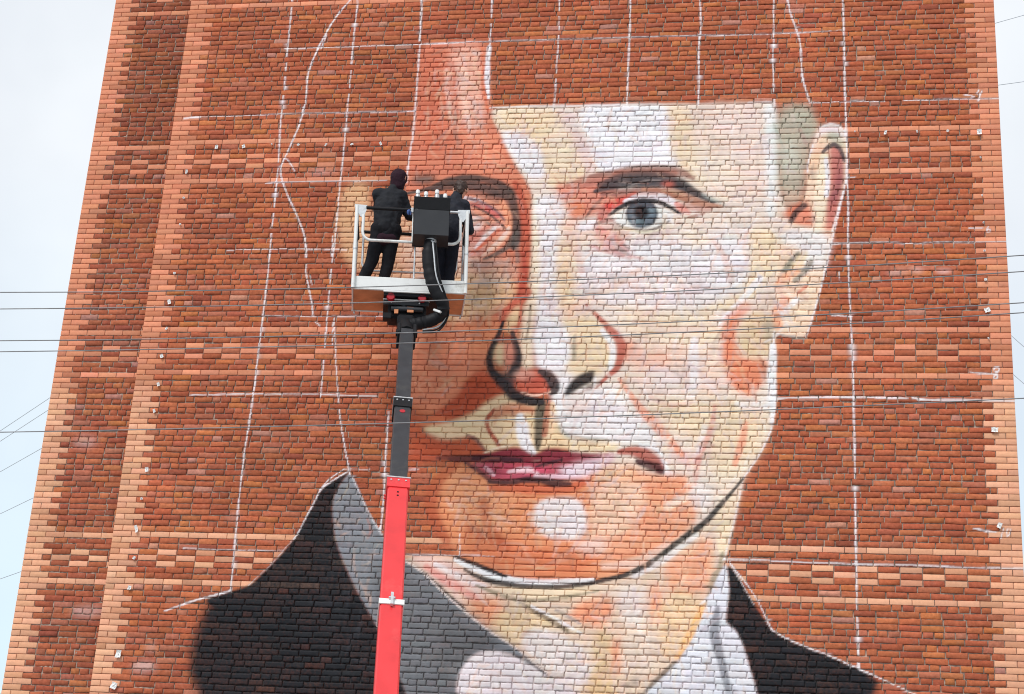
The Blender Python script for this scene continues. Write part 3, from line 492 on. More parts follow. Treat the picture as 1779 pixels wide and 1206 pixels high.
["S",[72,64,66],0.82,[0.0624,0.1716,0.2106,0.195,0.1326,0.0624],0.9,[-5.262,-0.766,-4.993,-0.676,-4.684,-0.638,-4.374,-0.669,-4.142,-0.758,-3.886,-0.924]],
["S",[142,92,86],0.85,[0.0624,0.1092,0.1248,0.1092,0.078],0.9,[-5.21,-0.904,-4.87,-0.875,-4.561,-0.863,-4.292,-0.901,-4.083,-0.988]],
["F",[226,110,90],0.8,0.039,[-4.249,-0.774,-4.252,-0.787,-4.264,-0.799,-4.283,-0.808,-4.306,-0.813,-4.332,-0.815,-4.358,-0.813,-4.382,-0.806,-4.401,-0.796,-4.413,-0.784,-4.418,-0.771,-4.414,-0.758,-4.402,-0.746,-4.384,-0.737,-4.36,-0.731,-4.334,-0.73,-4.308,-0.732,-4.284,-0.739,-4.265,-0.749,-4.253,-0.761]],
["S",[177,117,92],0.88,[0.0624,0.1248,0.1404,0.1248,0.078,0.0312],0.8,[-4.654,-0.844,-4.33,-0.875,-4.114,-0.963,-3.93,-1.041,-3.777,-1.085,-3.595,-1.096]],
["S",[84,74,74],0.7,[0.039,0.0468,0.0312],0.8,[-4.055,-0.87,-3.855,-0.975,-3.733,-1.027]],
["S",[160,165,160],0.6,[0.0624,0.0702,0.039],1,[-3.856,-0.924,-3.748,-0.993,-3.581,-1.08]],
["S",[212,76,68],0.95,[0.1248,0.1482,0.1248,0.078],0.9,[-5.196,-1.244,-5.14,-1.109,-4.981,-1.01,-4.776,-0.911]],
["S",[233,222,226],0.95,[0.0546,0.0936,0.1014,0.0936,0.0624],0.7,[-4.896,-1.011,-4.698,-0.929,-4.467,-0.932,-4.281,-1.011,-4.172,-1.114]],
["S",[228,150,136],0.9,[0.078,0.1092,0.0624],0.8,[-4.204,-1.063,-4.126,-1.14,-4.049,-1.191]],
["F",[229,226,222],0.97,0.016,[-5.088,-1.254,-4.93,-1.146,-4.802,-1.055,-4.479,-1.059,-4.308,-1.154,-4.215,-1.222,-4.304,-1.314,-4.455,-1.387,-4.667,-1.427,-4.884,-1.374,-5.016,-1.314]],
["F",[62,68,76],0.97,0.016,[-4.452,-1.194,-4.461,-1.262,-4.49,-1.322,-4.536,-1.37,-4.595,-1.4,-4.66,-1.41,-4.727,-1.399,-4.788,-1.367,-4.837,-1.318,-4.869,-1.257,-4.882,-1.189,-4.874,-1.121,-4.845,-1.06,-4.799,-1.012,-4.74,-0.981,-4.674,-0.972,-4.607,-0.983,-4.546,-1.015,-4.497,-1.065,-4.465,-1.126]],
["F",[100,110,119],0.97,0.023,[-4.483,-1.211,-4.49,-1.268,-4.515,-1.319,-4.554,-1.359,-4.604,-1.385,-4.661,-1.393,-4.718,-1.384,-4.77,-1.357,-4.812,-1.316,-4.84,-1.264,-4.851,-1.206,-4.844,-1.149,-4.819,-1.097,-4.78,-1.057,-4.729,-1.031,-4.672,-1.022,-4.615,-1.032,-4.563,-1.06,-4.521,-1.101,-4.493,-1.153]],
["F",[134,148,160],0.8,0.031,[-4.679,-1.301,-4.682,-1.319,-4.691,-1.335,-4.706,-1.348,-4.725,-1.356,-4.746,-1.359,-4.768,-1.356,-4.787,-1.347,-4.803,-1.334,-4.813,-1.317,-4.817,-1.299,-4.814,-1.281,-4.805,-1.265,-4.79,-1.252,-4.771,-1.244,-4.75,-1.241,-4.728,-1.244,-4.709,-1.253,-4.693,-1.266,-4.683,-1.283]],
["F",[134,148,160],0.7,0.031,[-4.5,-1.152,-4.501,-1.175,-4.507,-1.196,-4.517,-1.213,-4.529,-1.223,-4.543,-1.227,-4.558,-1.223,-4.571,-1.212,-4.581,-1.195,-4.589,-1.174,-4.592,-1.15,-4.59,-1.127,-4.584,-1.106,-4.574,-1.089,-4.562,-1.078,-4.548,-1.075,-4.533,-1.079,-4.52,-1.09,-4.51,-1.107,-4.502,-1.128]],
["F",[38,40,45],0.99,0.023,[-4.575,-1.176,-4.579,-1.21,-4.593,-1.24,-4.614,-1.264,-4.641,-1.279,-4.672,-1.284,-4.703,-1.278,-4.731,-1.263,-4.754,-1.238,-4.769,-1.207,-4.775,-1.173,-4.771,-1.139,-4.758,-1.109,-4.737,-1.085,-4.709,-1.07,-4.679,-1.065,-4.647,-1.071,-4.619,-1.087,-4.596,-1.111,-4.581,-1.142]],
["S",[74,78,86],0.9,[0.0546,0.0702,0.0546],0.7,[-4.817,-1.08,-4.672,-1.039,-4.524,-1.084]],
["S",[46,44,48],0.97,[0.039,0.0624,0.0702,0.0702,0.0702,0.0624,0.0312],0.7,[-5.105,-1.22,-4.993,-1.12,-4.849,-1.037,-4.681,-0.997,-4.496,-1.008,-4.341,-1.078,-4.147,-1.207]],
["S",[122,110,104],0.85,[0.0234,0.0312,0.0312,0.039,0.0312],0.7,[-5.072,-1.279,-4.976,-1.356,-4.852,-1.416,-4.636,-1.452,-4.454,-1.412,-4.297,-1.305]],
["S",[226,218,190],0.6,[0.0312,0.039,0.0312],0.9,[-4.929,-1.399,-4.666,-1.477,-4.43,-1.446]],
["F",[214,136,128],0.75,0.055,[-5.316,-1.344,-5.082,-1.406,-4.938,-1.566,-4.733,-1.767,-5.038,-1.765,-5.258,-1.63]],
["S",[110,100,98],0.6,[0.0312,0.0468,0.0312],0.9,[-5.019,-1.465,-4.968,-1.583,-4.827,-1.7]],
["S",[150,108,102],0.85,[0.0312,0.0624,0.0468],0.8,[-5.285,-1.344,-5.164,-1.295,-5.041,-1.28]],
["S",[122,86,80],0.85,[0.0312,0.0468,0.0312],0.7,[-5.421,-1.241,-5.326,-1.098,-5.207,-0.964]],
["S",[226,150,140],0.75,[0.078,0.1248,0.1092],1,[-5.236,-1.412,-5.124,-1.514,-4.937,-1.599]],
["S",[202,150,146],0.85,[0.0468,0.0858,0.0858,0.039],0.9,[-5.334,-1.654,-5.139,-1.723,-4.9,-1.791,-4.64,-1.843]],
["S",[168,152,150],0.8,[0.0468,0.0702,0.0468],1,[-5.061,-1.557,-4.964,-1.699,-4.824,-1.783]],
["S",[172,122,112],0.8,[0.0312,0.0468,0.0312],0.8,[-4.047,-1.258,-3.941,-1.234,-3.836,-1.202]],
["S",[206,160,150],0.5,[0.078,0.1404,0.156,0.1092],1.3,[-5.329,-1.022,-5.167,-1.194,-5.052,-1.397,-4.848,-1.534]],
["S",[190,120,104],0.6,[0.0624,0.0936,0.078],1.1,[-4.127,-1.072,-3.974,-1.125,-3.776,-1.144]],
["S",[214,176,164],0.5,[0.078,0.1092,0.078],1.3,[-4.167,-1.34,-4.391,-1.505,-4.694,-1.552]],
["S",[176,120,104],0.55,[0.0468,0.078,0.0624],1.1,[-5.083,-0.957,-4.792,-0.893,-4.483,-0.898]],
["S",[228,186,172],0.6,[0.1092,0.1404,0.0936],1.3,[-5.663,-1.382,-5.533,-1.678,-5.442,-2.011]],
["S",[230,190,170],0.5,[0.078,0.1248,0.078],1.3,[-5.424,-2.421,-5.051,-2.259,-4.68,-2.015]],
["S",[222,168,150],0.5,[0.0624,0.0936,0.0624],1.2,[-3.709,-1.611,-3.541,-1.859,-3.493,-2.185]],
["S",[226,196,188],0.6,[0.078,0.1248,0.0936],1.2,[-4.732,-2.745,-4.281,-2.865,-3.838,-2.825]],
["S",[226,180,166],0.6,[0.0624,0.078,0.0468],1.1,[-4.479,-3.768,-4.256,-3.89,-3.966,-3.841]],
["F",[233,152,108],0.93,0.078,[-7.091,-4.721,-6.883,-4.687,-6.651,-4.791,-6.493,-4.925,-5.974,-4.946,-5.389,-4.906,-5.032,-4.705,-4.671,-4.655,-4.45,-4.801,-3.947,-4.793,-3.869,-5.19,-3.907,-5.41,-4.101,-5.617,-4.42,-5.841,-4.768,-6.051,-5.191,-6.134,-5.619,-6.16,-6.148,-6.116,-6.398,-6.064,-6.661,-5.954,-6.828,-5.878,-7.059,-5.55,-7.177,-5.178]],
["F",[214,116,80],0.7,0.109,[-6.817,-5.619,-6.378,-5.573,-5.932,-5.71,-5.352,-5.733,-5.062,-5.799,-5.263,-6.114,-5.763,-6.149,-6.2,-6.103,-6.573,-5.967]],
["F",[240,172,128],0.65,0.094,[-7.095,-4.874,-6.878,-4.756,-6.564,-4.979,-6.115,-5.054,-6.234,-5.533,-6.596,-5.614,-6.907,-5.398]],
["S",[205,99,69],0.85,[0.078,0.1404,0.156,0.1248,0.0624],0.9,[-6.474,-5.0,-6.119,-4.979,-5.749,-5.017,-5.386,-4.966,-5.173,-4.828]],
["S",[186,92,62],0.7,[0.1092,0.1716,0.1716,0.1092],1.1,[-6.943,-4.688,-7.209,-4.952,-7.241,-5.315,-6.989,-5.697]],
["S",[190,96,66],0.6,[0.1092,0.1404,0.0936],1.2,[-6.552,-5.167,-6.488,-5.464,-6.284,-5.681]],
["S",[184,88,60],0.6,[0.1248,0.1404],1.2,[-6.675,-5.542,-6.222,-5.739]],
["F",[246,206,180],0.9,0.078,[-5.21,-5.008,-4.881,-4.883,-4.505,-4.876,-4.462,-5.113,-4.605,-5.366,-4.727,-5.559,-5.14,-5.641,-5.195,-5.363]],
["F",[240,198,160],0.8,0.062,[-5.246,-4.844,-4.96,-4.704,-4.7,-4.655,-4.594,-4.788,-4.881,-4.883]],
["F",[239,166,130],0.9,0.07,[-4.477,-4.846,-3.976,-4.808,-3.912,-5.132,-3.894,-5.366,-4.073,-5.573,-4.338,-5.753,-4.617,-5.904,-5.04,-5.986,-4.976,-5.797,-4.698,-5.573,-4.562,-5.365,-4.455,-5.113]],
["F",[214,128,90],0.5,0.062,[-4.377,-4.83,-4.019,-4.809,-4.016,-4.913,-4.374,-4.949]],
["F",[236,226,226],0.97,0.031,[-5.9,-5.229,-5.817,-5.138,-5.635,-5.105,-5.394,-5.108,-5.275,-5.187,-5.224,-5.364,-5.23,-5.548,-5.327,-5.645,-5.536,-5.65,-5.755,-5.611,-5.886,-5.488]],
["F",[244,226,220],0.7,0.078,[-5.285,-5.622,-4.924,-5.665,-4.99,-5.812,-5.349,-5.791]],
["S",[244,206,190],0.7,[0.078,0.1248,0.078],1,[-4.984,-5.978,-4.559,-5.917,-4.212,-5.692]],
["S",[246,226,206],0.8,[0.0936,0.1092],1,[-4.224,-5.197,-3.802,-4.968]],
["F",[232,226,226],0.7,0.07,[-3.945,-4.912,-3.717,-4.908,-3.657,-5.113,-3.853,-5.263,-3.941,-5.118]],
["F",[241,214,174],0.95,0.031,[-6.373,-3.728,-6.585,-3.847,-6.735,-3.99,-6.977,-4.101,-7.216,-4.166,-7.419,-4.2,-7.384,-4.262,-7.202,-4.353,-7.072,-4.367,-6.892,-4.341,-6.774,-4.309,-6.662,-4.392,-6.574,-4.484,-6.533,-4.537,-6.356,-4.496,-6.158,-4.448,-6.051,-4.492,-5.914,-4.544,-5.828,-4.489,-5.682,-4.449,-5.526,-4.47,-5.304,-4.497,-4.858,-4.506,-4.899,-4.37,-5.119,-4.373,-5.384,-4.361,-5.533,-4.332,-5.641,-4.226,-5.703,-3.871,-5.936,-3.857,-6.17,-3.844]],
["F",[202,117,86],0.88,0.047,[-6.423,-3.893,-6.222,-3.86,-5.942,-3.889,-5.949,-4.029,-6.174,-4.031,-6.324,-4.032,-6.486,-4.096,-6.562,-4.081]],
["S",[176,80,60],0.9,[0.039,0.0624,0.0546,0.0546,0.039],0.7,[-6.495,-3.956,-6.591,-4.097,-6.545,-4.237,-6.455,-4.351,-6.388,-4.466]],
["F",[246,222,180],0.8,0.047,[-5.961,-4.091,-5.965,-4.12,-5.978,-4.146,-6.0,-4.166,-6.028,-4.18,-6.06,-4.185,-6.093,-4.181,-6.123,-4.168,-6.147,-4.147,-6.164,-4.122,-6.17,-4.093,-6.167,-4.064,-6.154,-4.038,-6.132,-4.017,-6.103,-4.004,-6.071,-3.999,-6.038,-4.003,-6.008,-4.016,-5.984,-4.036,-5.968,-4.062]],
["S",[242,238,240],0.95,[0.1092,0.156,0.156,0.1404,0.0936],0.8,[-6.142,-4.062,-6.112,-4.201,-6.089,-4.339,-6.047,-4.431,-5.952,-4.537]],
["S",[96,87,73],0.95,[0.1404,0.156,0.1326,0.1092,0.0546],0.8,[-5.882,-3.888,-5.881,-4.044,-5.882,-4.183,-5.888,-4.337,-5.896,-4.475]],
["S",[186,110,86],0.85,[0.0702,0.0936,0.0702],0.8,[-5.786,-3.872,-5.79,-4.089,-5.816,-4.29]],
["S",[246,206,170],0.8,[0.0624,0.0702],0.8,[-5.733,-3.871,-5.73,-4.227]],
["F",[126,42,56],0.96,0.023,[-7.017,-4.605,-6.726,-4.57,-6.532,-4.545,-6.357,-4.481,-6.165,-4.448,-6.05,-4.5,-5.914,-4.551,-5.785,-4.466,-5.652,-4.464,-5.525,-4.5,-5.113,-4.525,-4.85,-4.514,-4.965,-4.561,-5.11,-4.586,-5.254,-4.633,-5.4,-4.665,-5.671,-4.669,-5.891,-4.703,-6.115,-4.676,-6.42,-4.665,-6.72,-4.654,-6.976,-4.643]],
["F",[190,80,102],0.95,0.031,[-6.794,-4.671,-6.421,-4.658,-5.891,-4.695,-5.518,-4.652,-5.227,-4.587,-4.85,-4.521,-5.018,-4.69,-5.175,-4.775,-5.333,-4.853,-5.661,-4.888,-5.955,-4.885,-6.256,-4.913,-6.451,-4.894,-6.529,-4.834,-6.624,-4.752]],
["F",[140,58,72],0.8,0.062,[-6.794,-4.663,-6.391,-4.657,-6.283,-4.724,-6.406,-4.893,-6.529,-4.834]],
["S",[178,60,82],0.7,[0.078,0.0936],1,[-6.359,-4.695,-5.912,-4.718]],
["F",[239,224,230],0.93,0.039,[-5.661,-4.73,-5.4,-4.658,-5.11,-4.593,-4.849,-4.529,-5.019,-4.675,-5.161,-4.767,-5.304,-4.845,-5.501,-4.863,-5.555,-4.789]],
["S",[240,206,212],0.9,[0.0468,0.078,0.0702,0.0468],0.9,[-6.249,-4.784,-6.096,-4.752,-5.948,-4.749,-5.878,-4.809]],
["S",[216,80,110],0.7,[0.0624,0.0624],0.9,[-5.911,-4.749,-5.763,-4.762]],
["S",[226,180,190],0.8,[0.039,0.0624,0.039],0.8,[-6.565,-4.728,-6.503,-4.773,-6.44,-4.833]],
["S",[240,214,222],0.7,[0.0546,0.0624],1,[-5.906,-4.839,-5.502,-4.833]],
["S",[62,36,44],0.95,[0.0546,0.0858,0.0936,0.0702],0.7,[-7.022,-4.628,-6.738,-4.616,-6.424,-4.612,-6.102,-4.63]],
["S",[72,42,50],0.9,[0.0312,0.0546,0.039],0.7,[-5.905,-4.711,-5.745,-4.663,-5.578,-4.615]],
["S",[112,60,56],0.8,[0.0468,0.078,0.0702],0.9,[-7.189,-4.615,-6.993,-4.612,-6.775,-4.617]],
["S",[98,58,64],0.85,[0.039,0.0624,0.0546],0.8,[-6.824,-4.671,-6.637,-4.775,-6.495,-4.894]],
["S",[68,42,45],0.95,[0.0546,0.078,0.078,0.0936,0.1014,0.0624],0.8,[-6.494,-4.917,-6.256,-4.928,-5.985,-4.878,-5.778,-4.898,-5.651,-4.933,-5.461,-4.93]],
["S",[240,214,190],0.8,[0.0234,0.0312,0.0234],0.7,[-6.578,-4.537,-6.403,-4.466,-6.226,-4.425]],
["S",[124,76,76],0.75,[0.039,0.0546,0.039],0.8,[-6.819,-4.309,-6.711,-4.347,-6.58,-4.499]],
["S",[180,92,78],0.95,[0.0702,0.1404,0.1872,0.1872,0.1248],0.8,[-4.85,-4.506,-4.669,-4.481,-4.523,-4.524,-4.405,-4.598,-4.337,-4.71]],
["S",[78,42,46],0.95,[0.0702,0.1248,0.1404,0.078],0.9,[-4.614,-4.624,-4.468,-4.674,-4.373,-4.695,-4.314,-4.754]],
["S",[50,46,49],0.97,[0.039,0.0702,0.0858,0.0936,0.1092,0.1248,0.156,0.1716,0.156,0.1248,0.0702],0.75,[-6.448,-2.745,-6.497,-2.939,-6.572,-3.101,-6.606,-3.285,-6.549,-3.452,-6.46,-3.547,-6.348,-3.633,-6.267,-3.735,-6.158,-3.781,-6.013,-3.827,-5.87,-3.841]],
["F",[62,57,60],0.92,0.031,[-6.576,-3.389,-6.419,-3.467,-6.287,-3.387,-6.196,-3.387,-6.202,-3.545,-6.255,-3.672,-6.359,-3.704,-6.49,-3.555]],
["S",[58,53,55],0.95,[0.0624,0.0936,0.117,0.1326],0.6,[-6.316,-2.891,-6.26,-3.068,-6.228,-3.228,-6.255,-3.419]],
["F",[228,204,164],0.95,0.039,[-6.52,-3.068,-6.416,-3.02,-6.382,-3.324,-6.472,-3.356,-6.54,-3.245]],
["F",[218,142,122],0.93,0.039,[-6.416,-3.02,-6.308,-3.036,-6.274,-3.228,-6.319,-3.356,-6.396,-3.34]],
["S",[150,80,72],0.7,[0.0624,0.0624],0.9,[-6.494,-2.988,-6.327,-2.971]],
["F",[218,160,140],0.6,0.023,[-6.317,-3.395,-6.319,-3.405,-6.325,-3.414,-6.334,-3.421,-6.347,-3.426,-6.361,-3.427,-6.375,-3.426,-6.388,-3.421,-6.398,-3.414,-6.405,-3.406,-6.408,-3.396,-6.407,-3.386,-6.401,-3.377,-6.391,-3.37,-6.378,-3.365,-6.364,-3.364,-6.35,-3.365,-6.337,-3.37,-6.327,-3.377,-6.32,-3.386]],
["F",[203,97,76],0.95,0.031,[-5.681,-3.574,-5.692,-3.63,-5.73,-3.68,-5.791,-3.72,-5.869,-3.747,-5.957,-3.756,-6.045,-3.748,-6.126,-3.723,-6.192,-3.683,-6.236,-3.633,-6.253,-3.577,-6.242,-3.521,-6.204,-3.47,-6.143,-3.429,-6.064,-3.403,-5.976,-3.394,-5.887,-3.402,-5.806,-3.428,-5.74,-3.468,-5.697,-3.518]],
["F",[222,166,148],0.8,0.047,[-5.964,-3.481,-5.97,-3.505,-5.99,-3.527,-6.023,-3.545,-6.064,-3.556,-6.11,-3.561,-6.157,-3.557,-6.2,-3.546,-6.235,-3.529,-6.257,-3.507,-6.266,-3.482,-6.26,-3.458,-6.24,-3.436,-6.207,-3.418,-6.166,-3.406,-6.119,-3.402,-6.072,-3.406,-6.029,-3.417,-5.995,-3.434,-5.972,-3.456]],
["F",[176,74,60],0.7,0.039,[-5.84,-3.543,-5.845,-3.565,-5.864,-3.585,-5.893,-3.601,-5.93,-3.611,-5.972,-3.615,-6.014,-3.612,-6.052,-3.602,-6.083,-3.586,-6.103,-3.567,-6.111,-3.545,-6.106,-3.523,-6.088,-3.503,-6.058,-3.487,-6.021,-3.477,-5.979,-3.473,-5.937,-3.476,-5.899,-3.486,-5.868,-3.502,-5.848,-3.521]],
["S",[62,57,59],0.95,[0.0702,0.1326,0.156,0.117,0.0546],0.7,[-5.921,-3.433,-5.805,-3.488,-5.732,-3.59,-5.713,-3.684,-5.77,-3.731]],
["S",[240,200,180],0.8,[0.0234,0.0312,0.0234],0.8,[-6.147,-3.718,-5.964,-3.764,-5.771,-3.715]],
["S",[52,48,50],0.96,[0.078,0.1248,0.1014],0.6,[-6.219,-3.782,-6.034,-3.843,-5.885,-3.841]],
["F",[48,46,48],0.98,0.019,[-5.202,-3.406,-5.328,-3.43,-5.466,-3.51,-5.558,-3.628,-5.604,-3.777,-5.486,-3.729,-5.393,-3.65,-5.283,-3.603,-5.211,-3.539]],
["F",[84,76,76],0.92,0.023,[-5.347,-3.681,-5.265,-3.681,-5.192,-3.649,-5.078,-3.531,-5.165,-3.57,-5.29,-3.618]],
["F",[242,238,240],0.9,0.016,[-5.471,-3.745,-5.385,-3.666,-5.297,-3.618,-5.354,-3.697]],
["F",[235,210,188],0.95,0.023,[-7.532,-5.961,-7.388,-5.899,-6.871,-5.901,-6.566,-6.069,-6.267,-6.191,-5.83,-6.252,-5.259,-6.222,-4.696,-6.071,-4.404,-5.906,-4.114,-5.661,-3.829,-5.452,-3.565,-5.155,-3.356,-4.88,-3.3,-4.827,-3.347,-5.093,-3.394,-5.327,-3.461,-5.617,-3.514,-5.891,-3.561,-5.992,-3.622,-6.128,-3.689,-6.271,-3.748,-6.469,-3.821,-6.681,-3.913,-6.878,-4.02,-7.054,-4.147,-7.216,-4.301,-7.365,-4.428,-7.492,-4.64,-7.743,-5.037,-8.162,-4.9,-8.156,-5.222,-7.535,-5.452,-7.393,-5.669,-7.276,-5.853,-7.137,-5.995,-7.023,-6.23,-6.904,-6.44,-6.762,-6.685,-6.57,-6.876,-6.432,-7.056,-6.278,-7.277,-6.087]],
["F",[236,192,184],0.85,0.062,[-7.49,-5.93,-6.905,-5.931,-6.725,-6.087,-6.407,-6.267,-6.543,-6.415,-6.758,-6.457,-7.006,-6.255,-7.256,-6.072]],
["S",[228,140,128],0.7,[0.078,0.1092,0.078],1,[-7.229,-6.034,-6.844,-6.279,-6.543,-6.415]],
["S",[240,232,232],0.7,[0.0624,0.078,0.0624],1,[-7.114,-5.995,-6.779,-6.161,-6.48,-6.269]],
["F",[228,138,94],0.85,0.078,[-6.76,-6.421,-6.326,-6.409,-6.105,-6.474,-6.242,-6.592,-6.162,-6.725,-6.374,-6.781,-6.602,-6.617]],
["F",[236,206,162],0.85,0.07,[-6.301,-6.566,-6.033,-6.486,-5.744,-6.521,-5.411,-6.772,-5.803,-6.749,-5.956,-6.825,-5.96,-7.001,-6.225,-6.876,-6.376,-6.753]],
["F",[237,228,226],0.93,0.039,[-5.963,-6.825,-5.781,-6.763,-5.48,-6.81,-5.248,-6.942,-5.11,-7.056,-5.077,-7.186,-5.099,-7.318,-5.232,-7.467,-5.503,-7.367,-5.758,-7.189,-5.951,-7.035]],
["F",[216,182,132],0.85,0.07,[-5.093,-6.797,-4.885,-6.721,-4.844,-7.068,-4.772,-7.518,-4.731,-8.082,-5.039,-8.095,-5.188,-7.534,-5.048,-7.213]],
["F",[246,224,186],0.8,0.062,[-6.409,-6.238,-5.613,-6.274,-5.045,-6.216,-5.042,-6.302,-5.536,-6.387,-6.038,-6.401]],
["F",[243,154,112],0.9,0.055,[-5.32,-6.452,-5.11,-6.375,-4.97,-6.342,-4.854,-6.396,-4.848,-6.565,-4.969,-6.723,-5.238,-6.704,-5.385,-6.581]],
["F",[237,224,220],0.85,0.078,[-4.832,-6.225,-4.439,-6.171,-4.415,-6.496,-4.466,-6.673,-4.76,-6.682]],
["F",[246,160,116],0.9,0.062,[-4.41,-6.185,-4.27,-6.167,-4.25,-6.421,-4.257,-6.673,-4.37,-6.635,-4.431,-6.426]],
["F",[237,152,112],0.85,0.055,[-4.865,-6.874,-4.755,-6.829,-4.739,-7.285,-4.834,-7.343]],
["F",[246,166,126],0.9,0.062,[-4.262,-5.924,-3.93,-5.7,-3.679,-5.55,-3.648,-5.765,-3.698,-6.123,-3.765,-6.28,-4.197,-6.292]],
["F",[242,204,156],0.8,0.078,[-4.239,-6.293,-3.765,-6.28,-3.841,-6.675,-4.029,-6.971,-4.246,-7.116,-4.284,-6.702]],
["S",[248,190,120],0.85,[0.0624,0.1014,0.1092,0.0624],0.8,[-3.763,-6.407,-3.829,-6.605,-3.935,-6.83,-4.068,-7.055]],
["F",[240,220,206],0.7,0.094,[-4.742,-6.786,-4.325,-6.745,-4.313,-7.187,-4.583,-7.375,-4.702,-7.132]],
["F",[246,224,190],0.8,0.047,[-3.655,-5.259,-3.377,-4.946,-3.455,-5.545,-3.521,-5.834,-3.613,-5.765,-3.61,-5.476]],
["S",[236,230,230],0.8,[0.0624,0.0936,0.0624],1,[-4.625,-6.09,-4.277,-5.888,-3.862,-5.554]],
["S",[166,150,128],0.85,[0.0468,0.0936,0.0858,0.0468],0.8,[-3.536,-5.777,-3.596,-5.978,-3.656,-6.164,-3.709,-6.335]],
["S",[244,241,242],0.96,[0.039,0.0702,0.0858,0.0858,0.0858,0.078,0.0546],0.6,[-6.875,-5.938,-6.656,-6.027,-6.395,-6.115,-6.145,-6.174,-5.869,-6.195,-5.546,-6.186,-5.119,-6.146]],
["S",[48,44,46],0.93,[0.039,0.0546,0.0546,0.0312],0.6,[-6.864,-5.893,-6.646,-5.968,-6.406,-6.057,-6.198,-6.132]],
["S",[58,54,54],0.92,[0.039,0.0546,0.0624,0.0624,0.0624,0.0546,0.0546,0.0624,0.0702],0.7,[-6.735,-6.058,-6.56,-6.148,-6.309,-6.214,-5.974,-6.248,-5.558,-6.244,-5.231,-6.207,-4.984,-6.143,-4.696,-6.071,-4.411,-5.913]],
["S",[66,64,62],0.96,[0.0468,0.0624,0.0702,0.078,0.078,0.0702,0.0624,0.0468,0.0312],0.9,[-4.487,-5.958,-4.266,-5.794,-4.113,-5.668,-3.975,-5.557,-3.829,-5.452,-3.704,-5.333,-3.565,-5.155,-3.447,-5.014,-3.293,-4.82]],
["S",[150,135,110],0.8,[0.0312,0.0546,0.0546,0.0468,0.0468,0.0234],0.9,[-6.576,-6.25,-6.3,-6.351,-6.043,-6.43,-5.792,-6.422,-5.501,-6.379,-5.043,-6.28]],
["S",[112,97,77],0.85,[0.039,0.0624,0.0702,0.0546],0.9,[-6.043,-6.437,-5.821,-6.552,-5.616,-6.659,-5.404,-6.779]],
["S",[242,238,238],0.9,[0.0312,0.039,0.0468,0.0312],0.7,[-5.875,-6.489,-5.618,-6.602,-5.4,-6.723,-5.233,-6.809]],
["S",[142,136,140],0.7,[0.039,0.0546,0.0312],0.9,[-5.558,-6.53,-5.398,-6.61,-5.252,-6.69]],
["S",[102,92,82],0.8,[0.0468,0.0858,0.0936,0.0624],0.9,[-4.094,-7.125,-4.208,-7.252,-4.321,-7.379,-4.468,-7.534]],
["S",[110,105,96],0.5,[0.078,0.0624],1,[-4.652,-7.405,-4.542,-7.36]],
["F",[132,135,141],0.97,0.012,[-8.344,-4.825,-8.463,-5.011,-8.522,-5.188,-8.511,-5.378,-8.452,-5.67,-8.353,-5.907,-8.215,-6.162,-8.064,-6.414,-7.885,-6.67,-7.774,-6.839,-7.609,-7.133,-7.471,-7.382,-7.357,-7.615,-7.042,-8.247,-6.703,-8.232,-6.735,-7.592,-6.727,-7.404,-6.674,-7.242,-6.547,-7.104,-6.421,-7.058,-6.257,-7.052,-6.055,-7.095,-5.839,-7.143,-5.995,-7.023,-6.23,-6.904,-6.44,-6.762,-6.685,-6.57,-6.876,-6.432,-7.056,-6.278,-7.277,-6.087,-7.509,-5.96,-7.802,-5.678,-7.846,-5.605,-8.0,-5.405,-8.089,-5.263,-8.191,-5.06,-8.302,-4.863]],
["F",[104,104,107],0.85,0.125,[-7.961,-6.163,-7.615,-5.86,-7.22,-6.158,-6.75,-6.565,-5.999,-7.072,-6.287,-7.032,-6.705,-7.201,-6.747,-7.62,-6.703,-8.232,-7.127,-8.25,-7.357,-7.615,-7.589,-7.019,-7.847,-6.597]],
["F",[90,88,90],0.6,0.094,[-7.03,-6.716,-6.147,-6.972,-6.429,-7.051,-6.701,-7.271,-6.993,-7.211]],
["F",[232,222,224],0.96,0.023,[-6.735,-7.592,-6.727,-7.404,-6.674,-7.242,-6.547,-7.104,-6.421,-7.058,-6.257,-7.052,-6.055,-7.095,-5.853,-7.151,-5.654,-7.296,-5.452,-7.393,-5.222,-7.535,-4.9,-8.156,-6.703,-8.232]],
["F",[33,34,38],0.985,0.009,[-10.106,-6.538,-9.739,-6.417,-9.512,-6.337,-9.408,-6.245,-9.219,-6.032,-9.079,-5.857,-8.941,-5.651,-8.856,-5.438,-8.769,-5.246,-8.703,-5.069,-8.576,-4.959,-8.337,-4.809,-8.344,-4.825,-8.463,-5.011,-8.522,-5.188,-8.511,-5.378,-8.452,-5.67,-8.353,-5.907,-8.215,-6.162,-8.064,-6.414,-7.885,-6.67,-7.774,-6.839,-7.609,-7.133,-7.471,-7.382,-7.357,-7.615,-7.042,-8.247,-8.631,-8.314,-8.738,-7.666,-8.907,-7.134,-9.522,-7.01,-9.869,-6.656]],
["F",[33,34,38],0.985,0.086,[-10.02,-6.558,-9.365,-6.421,-8.231,-6.463,-7.571,-7.231,-7.233,-8.255,-9.801,-8.364,-9.994,-7.742,-10.135,-7.534,-10.194,-7.321,-10.158,-7.016,-10.094,-6.81,-10.083,-6.663]],
["S",[205,203,206],0.9,[0.0234],0.6,[-8.293,-4.878,-8.0,-5.405,-7.828,-5.642]],
